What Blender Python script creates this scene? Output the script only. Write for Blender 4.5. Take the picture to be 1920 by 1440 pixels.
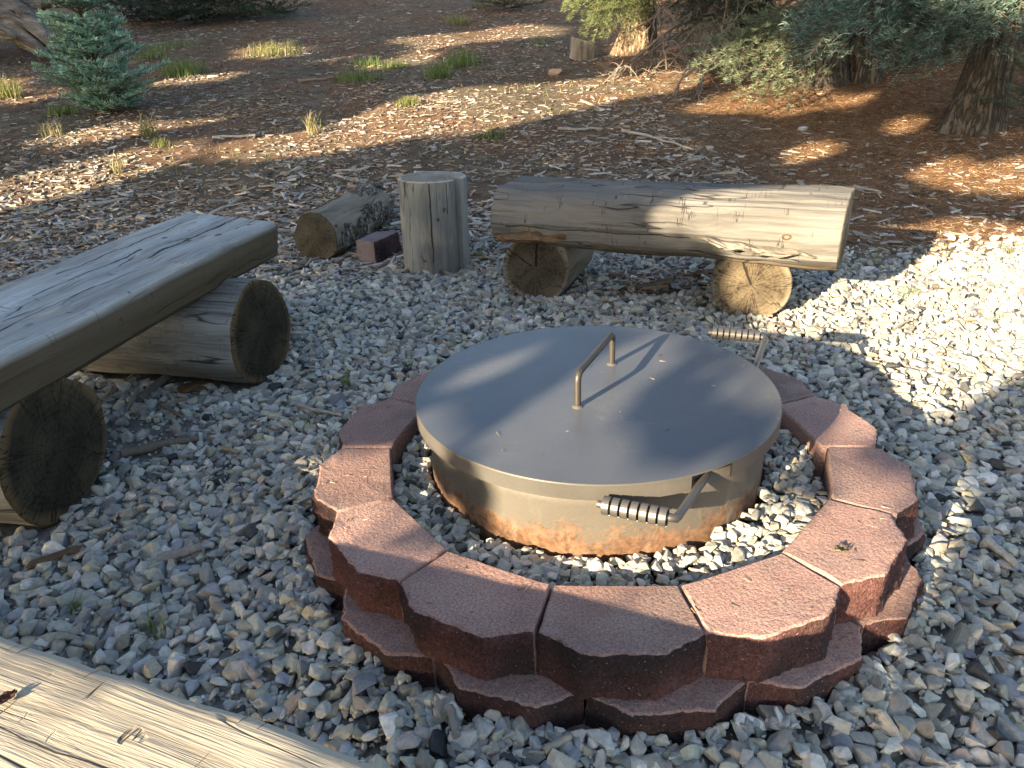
import bpy, bmesh, math, random
import numpy as np
from mathutils import Vector, Matrix, noise as mnoise

scene = bpy.context.scene
for o in list(bpy.data.objects):
    bpy.data.objects.remove(o)
COL = scene.collection
R = math.radians

# ------------------------------------------------------------------ camera
CAM_H, PITCH, ROLL, FPX = 1.15577, R(24.888), R(-2.143), 1447.6
cam_d = bpy.data.cameras.new('camera')
cam = bpy.data.objects.new('camera', cam_d)
COL.objects.link(cam)
scene.camera = cam
cam_d.sensor_width = 36.0
cam_d.lens = 36.0 * FPX / 1920.0
cam_d.clip_start = 0.02
cam_d.clip_end = 600
_fw = Vector((0, math.cos(PITCH), -math.sin(PITCH)))
_up = Vector((0, math.sin(PITCH), math.cos(PITCH)))
_ri = Vector((1, 0, 0))
_r2 = math.cos(ROLL) * _ri + math.sin(ROLL) * _up
_u2 = -math.sin(ROLL) * _ri + math.cos(ROLL) * _up
cam.matrix_world = Matrix(((_r2.x, _u2.x, -_fw.x, 0), (_r2.y, _u2.y, -_fw.y, 0),
                           (_r2.z, _u2.z, -_fw.z, CAM_H), (0, 0, 0, 1)))
scene.render.resolution_x, scene.render.resolution_y = 1024, 768

# ------------------------------------------------------------------ light
SUN_AZ, SUN_EL = R(42), R(18)          # the light travels towards +x +y, low behind the viewer's left shoulder
SUN_STRENGTH, SKY_STRENGTH, EXPOSURE = 4.2, 0.070, 2.38
L_DIR = Vector((math.cos(SUN_EL) * math.sin(SUN_AZ), math.cos(SUN_EL) * math.cos(SUN_AZ), -math.sin(SUN_EL)))
sd = bpy.data.lights.new('sun', 'SUN')
sd.energy = SUN_STRENGTH
sd.angle = R(0.5)
sd.color = (1.0, 0.80, 0.54)
sun = bpy.data.objects.new('sun', sd)
COL.objects.link(sun)
sun.rotation_euler = L_DIR.to_track_quat('-Z', 'Y').to_euler()
world = bpy.data.worlds.new("World")
scene.world = world
world.use_nodes = True
wn = world.node_tree
sky = wn.nodes.new('ShaderNodeTexSky')
sky.sky_type = 'NISHITA'
sky.sun_disc = False
sky.sun_elevation = SUN_EL
sky.sun_rotation = R(180 + 42)
sky.air_density, sky.dust_density, sky.ozone_density = 1.0, 2.0, 0.7
bg = wn.nodes['Background']
bg.inputs['Strength'].default_value = SKY_STRENGTH
wn.links.new(sky.outputs[0], bg.inputs['Color'])
vs = scene.view_settings
vs.view_transform, vs.look, vs.exposure, vs.gamma = 'Standard', 'None', EXPOSURE, 1.0
vs.use_curve_mapping = False
if hasattr(scene, 'cycles'):
    scene.cycles.max_bounces = 5
    scene.cycles.transparent_max_bounces = 4

# ------------------------------------------------------------------ helpers
rng = np.random.default_rng(7)
random.seed(7)


def tag(o, label=None, cat=None, group=None, kind=None):
    if label: o['label'] = label
    if cat: o['category'] = cat
    if group: o['group'] = group
    if kind: o['kind'] = kind
    return o


def empty(name, loc=(0, 0, 0), rz=0.0):
    o = bpy.data.objects.new(name, None)
    o.empty_display_size = 0.1
    COL.objects.link(o)
    o.location = loc
    o.rotation_euler = (0, 0, rz)
    return o


def link(name, me, mats, parent=None):
    o = bpy.data.objects.new(name, me)
    COL.objects.link(o)
    for m in (mats if isinstance(mats, (list, tuple)) else [mats]):
        me.materials.append(m)
    if parent is not None:
        o.parent = parent
    return o


def np_mesh(name, V, F, col=None, smooth=False, mi=None):
    """V (n,3); F (m,k) equal-sized faces, or a list of lists"""
    me = bpy.data.meshes.new(name)
    V = np.asarray(V, np.float32)
    if isinstance(F, np.ndarray):
        m, k = F.shape
        ls = np.arange(m, dtype=np.int32) * k
        lt = np.full(m, k, np.int32)
        idx = F.ravel().astype(np.int32)
    else:
        lt = np.array([len(f) for f in F], np.int32)
        ls = np.concatenate([[0], np.cumsum(lt)[:-1]]).astype(np.int32)
        idx = np.array([i for f in F for i in f], np.int32)
    me.vertices.add(len(V)); me.vertices.foreach_set('co', V.ravel())
    me.loops.add(len(idx)); me.loops.foreach_set('vertex_index', idx)
    me.polygons.add(len(lt))
    me.polygons.foreach_set('loop_start', ls)
    me.polygons.foreach_set('loop_total', lt)
    if smooth is not False:
        s = np.ones(len(lt), bool) if smooth is True else np.asarray(smooth, bool)
        me.polygons.foreach_set('use_smooth', s)
    else:
        me.polygons.foreach_set('use_smooth', np.zeros(len(lt), bool))
    if mi is not None:
        me.polygons.foreach_set('material_index', np.asarray(mi, np.int32))
    if col is not None:
        c = np.ones((len(V), 4), np.float32); c[:, :3] = col
        a = me.color_attributes.new('Col', 'FLOAT_COLOR', 'POINT')
        a.data.foreach_set('color', c.ravel())
    me.update(); me.validate()
    return me


class MB:
    """collects pieces of ONE part"""
    def __init__(s): s.v, s.f, s.sm, s.mi, s.n = [], [], [], [], 0

    def add(s, V, F, smooth=False, mi=0):
        V = np.asarray(V, float)
        s.v.append(V)
        for f in F: s.f.append([int(i) + s.n for i in f]); s.sm.append(smooth); s.mi.append(mi)
        s.n += len(V)

    def tube(s, pts, rad, seg=10, cap=True, mi=0):
        pts = np.asarray(pts, float); n = len(pts)
        rad = np.broadcast_to(np.asarray(rad, float), (n,))
        t = np.gradient(pts, axis=0); t /= np.linalg.norm(t, axis=1)[:, None] + 1e-12
        ref = np.array([0, 0, 1.0]) if abs(t[0, 2]) < .9 else np.array([1.0, 0, 0])
        a = np.cross(t[0], ref); a /= np.linalg.norm(a)
        ang = np.linspace(0, 2 * np.pi, seg, endpoint=False)
        V = []
        for i in range(n):
            a = a - t[i] * (a @ t[i]); a /= np.linalg.norm(a) + 1e-12
            b = np.cross(t[i], a)
            V.append(pts[i] + rad[i] * (np.cos(ang)[:, None] * a + np.sin(ang)[:, None] * b))
        V = np.concatenate(V)
        F = [(i * seg + j, i * seg + (j + 1) % seg, (i + 1) * seg + (j + 1) % seg, (i + 1) * seg + j)
             for i in range(n - 1) for j in range(seg)]
        s.add(V, F, True, mi)
        if cap:
            s.add(V[:seg], [list(range(seg))[::-1]], False, mi)
            s.add(V[-seg:], [list(range(seg))], False, mi)

    def build(s, name, mats, parent=None):
        return link(name, np_mesh(name, np.concatenate(s.v), s.f, smooth=s.sm, mi=s.mi), mats, parent)


def fbm(p, sc, oct=3, seed=0.0):
    return mnoise.fractal(Vector((p[0] * sc + seed, p[1] * sc + seed * 1.7, p[2] * sc - seed)), 1.0, 2.0, oct)


def terrain(y):
    y = np.asarray(y, float)
    return .07 * ((y - 4.6) + np.sqrt((y - 4.6) ** 2 + .3))


def terr_bump(x, y):
    x, y = np.asarray(x, float), np.asarray(y, float)
    k = np.clip((y - 3.6) / 2.0, 0, 1)
    return k * (.03 * np.sin(1.9 * x + .6 * y + 1) * np.sin(1.3 * y - .5 * x) + .016 * np.sin(4.1 * x - 2.2 * y) * np.sin(3.3 * y + 1.1 * x))


def mound(x, y):
    """gravel heaped against the block ring"""
    r = np.hypot(np.asarray(x, float) - .219, np.asarray(y, float) - 1.669)
    return .037 * np.exp(-(np.maximum(r - .74, 0) / .17) ** 2)


def ground_z(x, y):
    return terrain(y) + terr_bump(x, y) + mound(x, y)


# ------------------------------------------------------------------ materials
def mat(name):
    m = bpy.data.materials.new(name)
    m.use_nodes = True
    nt = m.node_tree
    b = nt.nodes['Principled BSDF']
    return m, nt, b


class G:
    """small node helper"""
    def __init__(s, nt): s.nt = nt

    def n(s, t, **kw):
        d = s.nt.nodes.new('ShaderNode' + t)
        for k, v in kw.items(): setattr(d, k, v)
        return d

    def l(s, a, b): s.nt.links.new(a, b)

    def put(s, sock, v):
        if hasattr(v, 'links') or isinstance(v, bpy.types.NodeSocket): s.l(v, sock)
        else: sock.default_value = v

    def m(s, op, a, b=0.0, c=0.0):
        d = s.n('Math', operation=op)
        for i, v in enumerate((a, b, c)): s.put(d.inputs[i], v)
        return d.outputs[0]

    def noise(s, vec, scale, detail=3.0, rough=.55, dist=0.0):
        d = s.n('TexNoise')
        if vec is not None: s.l(vec, d.inputs['Vector'])
        d.inputs['Scale'].default_value = scale
        d.inputs['Detail'].default_value = detail
        d.inputs['Roughness'].default_value = rough
        d.inputs['Distortion'].default_value = dist
        return d.outputs['Fac']

    def voro(s, vec, scale, feature='F1'):
        d = s.n('TexVoronoi', feature=feature)
        if vec is not None: s.l(vec, d.inputs['Vector'])
        d.inputs['Scale'].default_value = scale
        return d.outputs['Distance']

    def ramp(s, fac, stops):
        d = s.n('ValToRGB')
        e = d.color_ramp.elements
        while len(e) < len(stops): e.new(0.5)
        for el, (p, c) in zip(e, stops):
            el.position = p
            el.color = (c, c, c, 1) if isinstance(c, (int, float)) else (*c, 1)
        s.l(fac, d.inputs[0])
        return d.outputs[0]

    def mix(s, fac, a, b, mode='MIX'):
        d = s.n('MixRGB', blend_type=mode)
        s.put(d.inputs[0], fac)
        for i, v in ((1, a), (2, b)):
            if isinstance(v, tuple): d.inputs[i].default_value = (*v, 1)
            else: s.l(v, d.inputs[i])
        return d.outputs[0]

    def mapv(s, vec, scale=(1, 1, 1), loc=(0, 0, 0)):
        d = s.n('Mapping')
        s.l(vec, d.inputs[0])
        d.inputs['Scale'].default_value = scale
        d.inputs['Location'].default_value = loc
        return d.outputs[0]

    def obj(s): return s.n('TexCoord').outputs['Object']

    def bump(s, h, bsdf, strength=.5, dist=.005, chain=None):
        d = s.n('Bump')
        d.inputs['Strength'].default_value = strength
        d.inputs['Distance'].default_value = dist
        s.l(h, d.inputs['Height'])
        if chain is not None: s.l(chain, d.inputs['Normal'])
        s.l(d.outputs[0], bsdf.inputs['Normal'])
        return d.outputs[0]


def attr_mat(name, rough=.85, nscale=60, namt=.35, bumpd=.002, bumps=.6, spec=.3, backlight=0.0):
    m, nt, b = mat(name); g = G(nt)
    a = g.n('Attribute', attribute_name='Col').outputs['Color']
    v = g.n('NewGeometry').outputs['Position']
    n = g.noise(v, nscale, 4, .65)
    f = g.ramp(n, [(.25, 1 - namt), (.75, 1 + namt * .6)])
    c = g.mix(1.0, a, f, 'MULTIPLY')
    g.l(c, b.inputs['Base Color'])
    b.inputs['Roughness'].default_value = rough
    b.inputs['Specular IOR Level'].default_value = spec
    if bumpd: g.bump(n, b, bumps, bumpd)
    if backlight:
        tr = g.n('BsdfTranslucent'); g.l(c, tr.inputs['Color'])
        mx = g.n('MixShader'); mx.inputs[0].default_value = backlight
        g.l(b.outputs[0], mx.inputs[1]); g.l(tr.outputs[0], mx.inputs[2])
        g.l(mx.outputs[0], nt.nodes['Material Output'].inputs['Surface'])
    return m


def wood_mat(name, dark, mid, light, cracks=(), knots=(), stain=None, fib=1.0, checks=True, fine=1.0, patch=None, bumpk=1.0, warpk=1.0):
    """grain along local X"""
    m, nt, b = mat(name); g = G(nt)
    co = g.obj()
    sep = g.n('SeparateXYZ'); g.l(co, sep.inputs[0]); X, Y, Z = sep.outputs
    warp = g.noise(co, 3.5, 2)
    wv = g.n('VectorMath', operation='MULTIPLY_ADD')
    cmb = g.n('CombineXYZ')
    for i in range(3): g.l(g.m('SUBTRACT', warp, .5), cmb.inputs[i])
    g.l(cmb.outputs[0], wv.inputs[0]); wv.inputs[1].default_value = (0, .06 * warpk, .06 * warpk); g.l(co, wv.inputs[2])
    vec = wv.outputs[0]
    for (kx, ky, kz, kr) in knots:
        pass
    big = g.noise(g.mapv(vec, (1.2, 9, 9)), 1.0, 3)
    fibr = g.noise(g.mapv(vec, (2.5, 95 * fib, 95 * fib)), 1.0, 4, .7)
    fin2 = g.noise(g.mapv(vec, (6, 240 * fib, 240 * fib)), 1.0, 2, .6)
    patchn = g.noise(co, 4.5, 3)
    f = g.m('ADD', g.m('MULTIPLY', big, .55), g.m('ADD', g.m('MULTIPLY', fibr, .4 * fine), g.m('MULTIPLY', fin2, .15 * fine)))
    c = g.ramp(f, [(.30, dark), (.50, mid), (.68, light)])
    if patch:
        c = g.mix(g.ramp(patchn, [(.5, 0.0), (.66, .75)]), c, patch)
    # long drying cracks along the grain
    cn = g.noise(g.mapv(vec, (1.1, 13, 13), (3, 1, 7)), 1.0, 2, .5)
    cr = g.ramp(g.m('ABSOLUTE', g.m('SUBTRACT', cn, .5)), [(.0, 1.0), (.012, 0.0)])
    gate = g.ramp(g.noise(g.mapv(co, (2.2, 6, 6), (9, 2, 1)), 1.0, 1), [(.5, 0.0), (.56, 1.0)])
    crack = g.m('MULTIPLY', cr, gate)
    for (ax, y0, x0, x1, w, wob) in cracks:      # one drawn crack: across-axis position, span, width
        wn_ = g.noise(g.mapv(co, (5, .1, .1), (y0 * 50, 0, 0)), 1.0, 3)
        src = Y if ax == 'Y' else Z
        d = g.m('ABSOLUTE', g.m('SUBTRACT', g.m('SUBTRACT', src, y0), g.m('MULTIPLY', g.m('SUBTRACT', wn_, .5), wob)))
        inx = g.m('MULTIPLY', g.m('GREATER_THAN', X, x0), g.m('LESS_THAN', X, x1))
        wl = g.m('MULTIPLY', g.noise(g.mapv(co, (9, .1, .1), (y0 * 31, 4, 0)), 1.0, 2), w * 2)
        crack = g.m('MAXIMUM', crack, g.m('MULTIPLY', g.m('LESS_THAN', d, wl), inx))
    if checks:   # short checks across the grain
        ck = g.noise(g.mapv(co, (30, 3, 3), (1, 5, 2)), 1.0, 2, .5)
        ckr = g.ramp(g.m('ABSOLUTE', g.m('SUBTRACT', ck, .5)), [(.0, .8), (.012, 0.0)])
        cg = g.ramp(g.noise(g.mapv(co, (14, 12, 12), (4, 4, 8)), 1.0, 1), [(.58, 0.0), (.62, 1.0)])
        crack = g.m('MAXIMUM', crack, g.m('MULTIPLY', ckr, cg))
    c = g.mix(g.m('MULTIPLY', crack, .9), c, (.018, .014, .011))
    kn = None
    for (kx, ky, kz, kr) in knots:
        vm = g.n('VectorMath', operation='SUBTRACT'); g.l(co, vm.inputs[0]); vm.inputs[1].default_value = (kx, ky, kz)
        vsx = g.n('VectorMath', operation='MULTIPLY'); g.l(vm.outputs[0], vsx.inputs[0]); vsx.inputs[1].default_value = (.7, 1, 1)
        ln = g.n('VectorMath', operation='LENGTH'); g.l(vsx.outputs[0], ln.inputs[0])
        r = g.m('DIVIDE', g.m('ADD', ln.outputs['Value'], g.m('MULTIPLY', g.m('SUBTRACT', warp, .5), kr * .6)), kr)
        col = g.ramp(r, [(.0, (.16, .12, .08)), (.35, (.05, .035, .025)), (.42, (.25, .2, .15)), (.6, (.05, .035, .025)), (.8, (.2, .17, .14))])
        c = g.mix(g.ramp(r, [(.75, 1.0), (1.0, 0.0)]), c, col)
    if stain:
        col, axis, lo, hi = stain
        s_ = {'Z': Z, 'Y': Y, 'X': X}[axis]
        t = g.m('ADD', s_, g.m('MULTIPLY', g.m('SUBTRACT', big, .5), abs(hi - lo) * 1.2))
        mr = g.n('MapRange'); g.l(t, mr.inputs[0]); mr.inputs[1].default_value = lo; mr.inputs[2].default_value = hi
        c = g.mix(g.m('MULTIPLY', mr.outputs[0], .94), c, col)
    g.l(c, b.inputs['Base Color'])
    b.inputs['Roughness'].default_value = .82
    b.inputs['Specular IOR Level'].default_value = .25
    h = g.m('SUBTRACT', g.m('ADD', g.m('MULTIPLY', fibr, .5), g.m('MULTIPLY', big, .6)), g.m('MULTIPLY', crack, 1.2))
    g.bump(h, b, .8, .006 * bumpk)
    return m


def end_mat(name, dark, light, rim, radius, stain=(.02, .016, .01), nstain=.5, ringf=190, wedge=()):
    """sawn end grain: rings and radial checks round local X"""
    m, nt, b = mat(name); g = G(nt)
    co = g.obj()
    sep = g.n('SeparateXYZ'); g.l(co, sep.inputs[0]); X, Y, Z = sep.outputs
    cmb = g.n('CombineXYZ'); g.l(Y, cmb.inputs[1]); g.l(Z, cmb.inputs[2])
    p = cmb.outputs[0]
    ln = g.n('VectorMath', operation='LENGTH'); g.l(p, ln.inputs[0]); r0 = ln.outputs['Value']
    n1 = g.noise(co, 9, 3)
    r = g.m('ADD', r0, g.m('MULTIPLY', g.m('SUBTRACT', n1, .5), .05))
    rings = g.m('MULTIPLY_ADD', g.m('SINE', g.m('MULTIPLY', r, ringf * 2)), .5, .5)
    slow = g.noise(g.mapv(co, (1, 1, 1)), 14, 4, .65)
    base = g.ramp(g.m('ADD', g.m('MULTIPLY', rings, .055), g.m('MULTIPLY', slow, .94)), [(.32, dark), (.68, light)])
    ang = g.m('ARCTAN2', Y, Z)
    av = g.n('CombineXYZ')
    g.l(g.m('MULTIPLY', g.m('COSINE', ang), 1.6), av.inputs[0]); g.l(g.m('MULTIPLY', g.m('SINE', ang), 1.6), av.inputs[1])
    g.l(g.m('MULTIPLY', r0, 2.2), av.inputs[2])
    rad = g.noise(av.outputs[0], 5.0, 2, .6)
    rc = g.ramp(g.m('ABSOLUTE', g.m('SUBTRACT', rad, .5)), [(.0, .95), (.024, 0.0)])
    gate = g.ramp(g.noise(av.outputs[0], 2.2, 1), [(.42, 0.0), (.5, 1.0)])
    crack = g.m('MULTIPLY', rc, gate)
    for (a0, w, r1, r2) in wedge:     # single open check: angle, half width at the rim, radius span
        d = g.m('ABSOLUTE', g.m('SUBTRACT', g.m('ADD', ang, g.m('MULTIPLY', g.m('SUBTRACT', n1, .5), .5)), a0))
        inr = g.m('MULTIPLY', g.m('GREATER_THAN', r0, r1), g.m('LESS_THAN', r0, r2))
        crack = g.m('MAXIMUM', crack, g.m('MULTIPLY', g.m('LESS_THAN', g.m('MULTIPLY', d, r0), w), inr))
    c = g.mix(g.ramp(g.noise(co, 7, 4, .6), [(.5 - nstain * .2, 0.0), (.72, .9)]), base, stain)
    mr = g.n('MapRange'); g.l(r, mr.inputs[0]); mr.inputs[1].default_value = radius * .84; mr.inputs[2].default_value = radius * .95
    c = g.mix(mr.outputs[0], c, rim)
    c = g.mix(g.m('MULTIPLY', crack, .9), c, (.012, .01, .008))
    g.l(c, b.inputs['Base Color'])
    b.inputs['Roughness'].default_value = .9
    b.inputs['Specular IOR Level'].default_value = .2
    saw = g.noise(g.mapv(co, (1, 30, 160)), 1.0, 2)
    h = g.m('SUBTRACT', g.m('ADD', g.m('MULTIPLY', rings, .09), g.m('ADD', g.m('MULTIPLY', slow, .6), g.m('MULTIPLY', saw, .25))), g.m('MULTIPLY', crack, 1.2))
    g.bump(h, b, .7, .005)
    return m


def block_mat(name, front=False, tint=None):
    m, nt, b = mat(name); g = G(nt)
    co = g.obj()
    oi = g.n('ObjectInfo').outputs['Random']
    off = g.n('VectorMath', operation='ADD'); g.l(co, off.inputs[0])
    cb = g.n('CombineXYZ'); g.l(g.m('MULTIPLY', oi, 37.0), cb.inputs[0]); g.l(g.m('MULTIPLY', oi, 11.0), cb.inputs[1])
    g.l(cb.outputs[0], off.inputs[1]); v = off.outputs[0]
    big = g.noise(v, 6, 3)
    char = g.noise(v, 4.2, 2, .5, .4)
    fine = g.noise(v, 210, 4, .75)
    grit = g.noise(v, 110, 2, .6)
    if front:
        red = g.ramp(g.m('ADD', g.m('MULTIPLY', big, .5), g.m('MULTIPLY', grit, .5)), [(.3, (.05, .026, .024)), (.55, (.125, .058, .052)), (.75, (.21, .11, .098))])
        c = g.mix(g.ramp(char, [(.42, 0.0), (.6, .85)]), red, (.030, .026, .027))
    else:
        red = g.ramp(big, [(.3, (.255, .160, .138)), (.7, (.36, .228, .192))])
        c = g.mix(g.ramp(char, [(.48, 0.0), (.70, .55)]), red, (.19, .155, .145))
    tone = g.m('MULTIPLY_ADD', g.m('FRACT', g.m('MULTIPLY', oi, 7.31)), .42, .80)
    c = g.mix(1.0, c, tone, 'MULTIPLY')
    dustn = g.ramp(g.noise(v, 9, 5, .7), [(.5, 0.0), (.72, .5)])
    if not front: c = g.mix(dustn, c, (.36, .28, .24))
    if tint: c = g.mix(1.0, c, tint, 'MULTIPLY')
    sp = g.ramp(fine, [(.30, .45), (.5, 1.0), (.70, 1.5)])
    c = g.mix(1.0, c, sp, 'MULTIPLY')
    pit = g.ramp(g.voro(v, 150), [(.0, 1.0), (.16, 0.0)])
    pitg = g.m('MULTIPLY', pit, g.ramp(g.noise(v, 90, 1), [(.56, 0.0), (.62, 1.0)]))
    c = g.mix(g.m('MULTIPLY', pitg, .8), c, (.05, .03, .028))
    lightsp = g.ramp(g.noise(g.mapv(v, (1, 1, 1), (5, 5, 5)), 190, 1), [(.71, 0.0), (.75, .7)])
    c = g.mix(lightsp, c, (.42, .34, .31))
    g.l(c, b.inputs['Base Color'])
    b.inputs['Roughness'].default_value = .95
    b.inputs['Specular IOR Level'].default_value = .2
    h = g.m('SUBTRACT', g.m('ADD', g.m('MULTIPLY', fine, .5), g.m('MULTIPLY', grit, .8)), g.m('MULTIPLY', pitg, .8))
    g.bump(h, b, 1.0 if front else .7, .007 if front else .0045)
    return m


def steel_mat(name, base, rough, metallic=.25, rust=None, specks=False):
    m, nt, b = mat(name); g = G(nt)
    co = g.obj()
    n = g.noise(co, 5, 4, .6)
    nf = g.noise(co, 120, 3, .6)
    c = g.ramp(g.m('ADD', g.m('MULTIPLY', n, .7), g.m('MULTIPLY', nf, .3)), [(.35, tuple(x * .88 for x in base)), (.65, tuple(x * 1.1 for x in base))])
    rr = g.ramp(n, [(.3, rough - .05), (.7, rough + .07)])
    if rust:
        sep = g.n('SeparateXYZ'); g.l(co, sep.inputs[0]); Z = sep.outputs[2]
        blot = g.noise(co, 13, 6, .72)
        drip = g.noise(g.mapv(co, (26, 26, 4)), 1.0, 3, .6)
        lo, hi = rust
        mr = g.n('MapRange'); g.l(Z, mr.inputs[0]); mr.inputs[1].default_value = hi; mr.inputs[2].default_value = lo
        spk = g.noise(co, 60, 4, .75)
        fac = g.m('ADD', g.m('MULTIPLY', mr.outputs[0], .48), g.m('ADD', g.m('MULTIPLY', blot, .45), g.m('ADD', g.m('MULTIPLY', drip, .2), g.m('MULTIPLY', spk, .42))))
        rm = g.ramp(fac, [(.79, 0.0), (.89, 1.0)])
        rc = g.ramp(g.noise(co, 55, 4, .7), [(.3, (.05, .026, .014)), (.5, (.17, .085, .042)), (.72, (.28, .165, .09))])
        dirt = g.ramp(fac, [(.5, 0.0), (.95, .5)])
        c = g.mix(dirt, c, (.13, .11, .085))
        c = g.mix(g.m('MULTIPLY', rm, .88), c, rc)
        pale = g.ramp(g.noise(g.mapv(co, (30, 30, 9), (2, 2, 2)), 1.0, 4, .7), [(.58, 0.0), (.70, .55)])
        c = g.mix(g.m('MULTIPLY', pale, mr.outputs[0]), c, (.26, .245, .21))
        rr = g.mix(rm, rr, (.95, .95, .95))
        g.bump(g.m('ADD', g.m('MULTIPLY', rm, .3), nf), b, .35, .0015)
    else:
        if specks:
            sp = g.m('MULTIPLY', g.ramp(g.voro(co, 11), [(.03, 1.0), (.045, 0.0)]), g.ramp(g.noise(co, 2.2, 1), [(.5, 0.0), (.55, 1.0)]))
            c = g.mix(g.m('MULTIPLY', sp, .6), c, (.42, .40, .37))
            scr = g.m('MULTIPLY', g.ramp(g.m('ABSOLUTE', g.m('SUBTRACT', g.noise(g.mapv(co, (3, 9, 1)), 2.0, 4, .7), .5)), [(.0, .5), (.006, 0.0)]),
                      g.ramp(g.noise(co, 3.1, 2), [(.54, 0.0), (.62, 1.0)]))
            c = g.mix(g.m('MULTIPLY', scr, .8), c, (.40, .36, .30))
            dust = g.ramp(g.noise(co, 3.3, 5, .7), [(.45, 0.0), (.75, .30)])
            c = g.mix(dust, c, (.16, .155, .15))
        g.bump(g.m('ADD', g.m('MULTIPLY', nf, .4), g.noise(co, 30, 2)), b, .12, .0015)
    g.l(c, b.inputs['Base Color'])
    g.l(rr, b.inputs['Roughness'])
    b.inputs['Metallic'].default_value = metallic
    return m


M = {}
M['stone'] = attr_mat('crushed_stone', .88, 95, .30, .0025, .7)
M['chip'] = attr_mat('wood_chip', .9, 120, .35, .0015, .6, .15)
M['needle'] = attr_mat('fir_needle', .55, 20, .2, 0, 0, .35, backlight=.3)
M['grass'] = attr_mat('grass_blade', .6, 30, .2, 0, 0, .3, backlight=.3)
M['litter'] = attr_mat('dry_needle', .9, 30, .3, 0, 0, .1, backlight=.1)
M['twig'] = attr_mat('dry_twig', .9, 70, .35, .001, .6, .15)
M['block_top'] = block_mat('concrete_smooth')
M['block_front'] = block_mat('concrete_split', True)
M['grey_top'] = block_mat('greyed_concrete_smooth', False, (.62, .80, .98))
M['grey_front'] = block_mat('greyed_concrete_split', True, (.70, .85, 1.0))
M['lid'] = steel_mat('painted_lid_steel', (.098, .107, .124), .38, .12, specks=True)
M['lip'] = steel_mat('lid_lip_steel', (.105, .10, .09), .45, .15)
M['ring'] = steel_mat('rusty_ring_steel', (.118, .110, .095), .5, .1, rust=(.150, .30))
M['iron'] = steel_mat('handle_steel', (.075, .068, .060), .48, .55)
M['coil'] = steel_mat('coil_steel', (.12, .115, .11), .42, .5)


def bark_mat(name, dark, light, sc=1.0):
    m, nt, b = mat(name); g = G(nt)
    co = g.obj()
    v = g.mapv(co, (10 * sc, 10 * sc, 2.1 * sc))
    n = g.noise(v, 2.2, 6, .65, .2)
    rn = g.noise(g.mapv(co, (15 * sc, 15 * sc, 2.4 * sc), (3, 1, 2)), 1.3, 5, .6, .25)
    ridge = g.ramp(g.m('ABSOLUTE', g.m('SUBTRACT', rn, .5)), [(.0, 0.0), (.10, 1.0)])
    fl = g.noise(g.mapv(co, (40 * sc, 40 * sc, 22 * sc)), 1.0, 4, .7)
    h = g.m('ADD', g.m('MULTIPLY', ridge, .5), g.m('ADD', g.m('MULTIPLY', n, .35), g.m('MULTIPLY', fl, .3)))
    c = g.ramp(h, [(.28, dark), (.62, tuple((x + y) * .5 for x, y in zip(dark, light))), (.92, light)])
    g.l(c, b.inputs['Base Color'])
    b.inputs['Roughness'].default_value = .92
    b.inputs['Specular IOR Level'].default_value = .2
    g.bump(h, b, 1.0, .022)
    return m


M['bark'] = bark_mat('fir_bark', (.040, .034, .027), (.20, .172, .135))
M['bark_sunlit'] = bark_mat('sunlit_bark', (.12, .08, .05), (.42, .33, .23))  # lit copy of the fir bark, sunlight put into its colour
M['oldbark'] = bark_mat('flaking_bark', (.07, .06, .05), (.40, .37, .33), 2.2)


def soil_mat():
    m, nt, b = mat('forest_soil'); g = G(nt)
    v = g.n('NewGeometry').outputs['Position']
    sep = g.n('SeparateXYZ'); g.l(v, sep.inputs[0]); X, Y, Z = sep.outputs
    big = g.noise(v, .9, 4, .6)
    mid = g.noise(v, 7, 4, .65)
    fine = g.noise(v, 60, 4, .7)
    duff = g.ramp(g.m('ADD', g.m('MULTIPLY', mid, .5), g.m('MULTIPLY', fine, .5)), [(.3, (.036, .030, .021)), (.5, (.125, .098, .068)), (.7, (.28, .23, .165))])
    red = g.ramp(g.m('ADD', g.m('MULTIPLY', mid, .6), g.m('MULTIPLY', fine, .4)), [(.3, (.075, .045, .028)), (.7, (.225, .142, .088))])
    c = g.mix(g.ramp(g.m('ADD', big, g.m('MULTIPLY', Y, .008)), [(.54, 0.0), (.64, 1.0)]), duff, red)
    # orange needle litter under the firs at the right
    t = g.m('ADD', g.m('ADD', g.m('MULTIPLY', X, .55), g.m('MULTIPLY', g.m('SUBTRACT', big, .5), 2.2)), g.m('MULTIPLY', Y, .02))
    mr = g.n('MapRange'); g.l(t, mr.inputs[0]); mr.inputs[1].default_value = .75; mr.inputs[2].default_value = 1.35
    fib = g.noise(g.mapv(v, (40, 130, 60)), 1.0, 3, .7, 1.5)
    lit = g.ramp(g.m('ADD', g.m('MULTIPLY', fib, .6), g.m('MULTIPLY', mid, .4)), [(.32, (.055, .029, .016)), (.5, (.18, .10, .055)), (.68, (.34, .21, .12))])
    c = g.mix(mr.outputs[0], c, lit)
    # dark fines below the gravel
    gy = g.n('MapRange'); g.l(g.m('ADD', Y, g.m('MULTIPLY', g.m('SUBTRACT', mid, .5), .8)), gy.inputs[0]); gy.inputs[1].default_value = 4.1; gy.inputs[2].default_value = 3.6
    c = g.mix(gy.outputs[0], c, g.ramp(fine, [(.3, (.11, .105, .095)), (.7, (.28, .265, .24))]))
    g.l(c, b.inputs['Base Color'])
    b.inputs['Roughness'].default_value = .97
    b.inputs['Specular IOR Level'].default_value = .1
    g.bump(g.m('ADD', g.m('MULTIPLY', mid, .6), g.m('MULTIPLY', fine, .5)), b, .9, .02)
    return m


M['soil'] = soil_mat()

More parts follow.
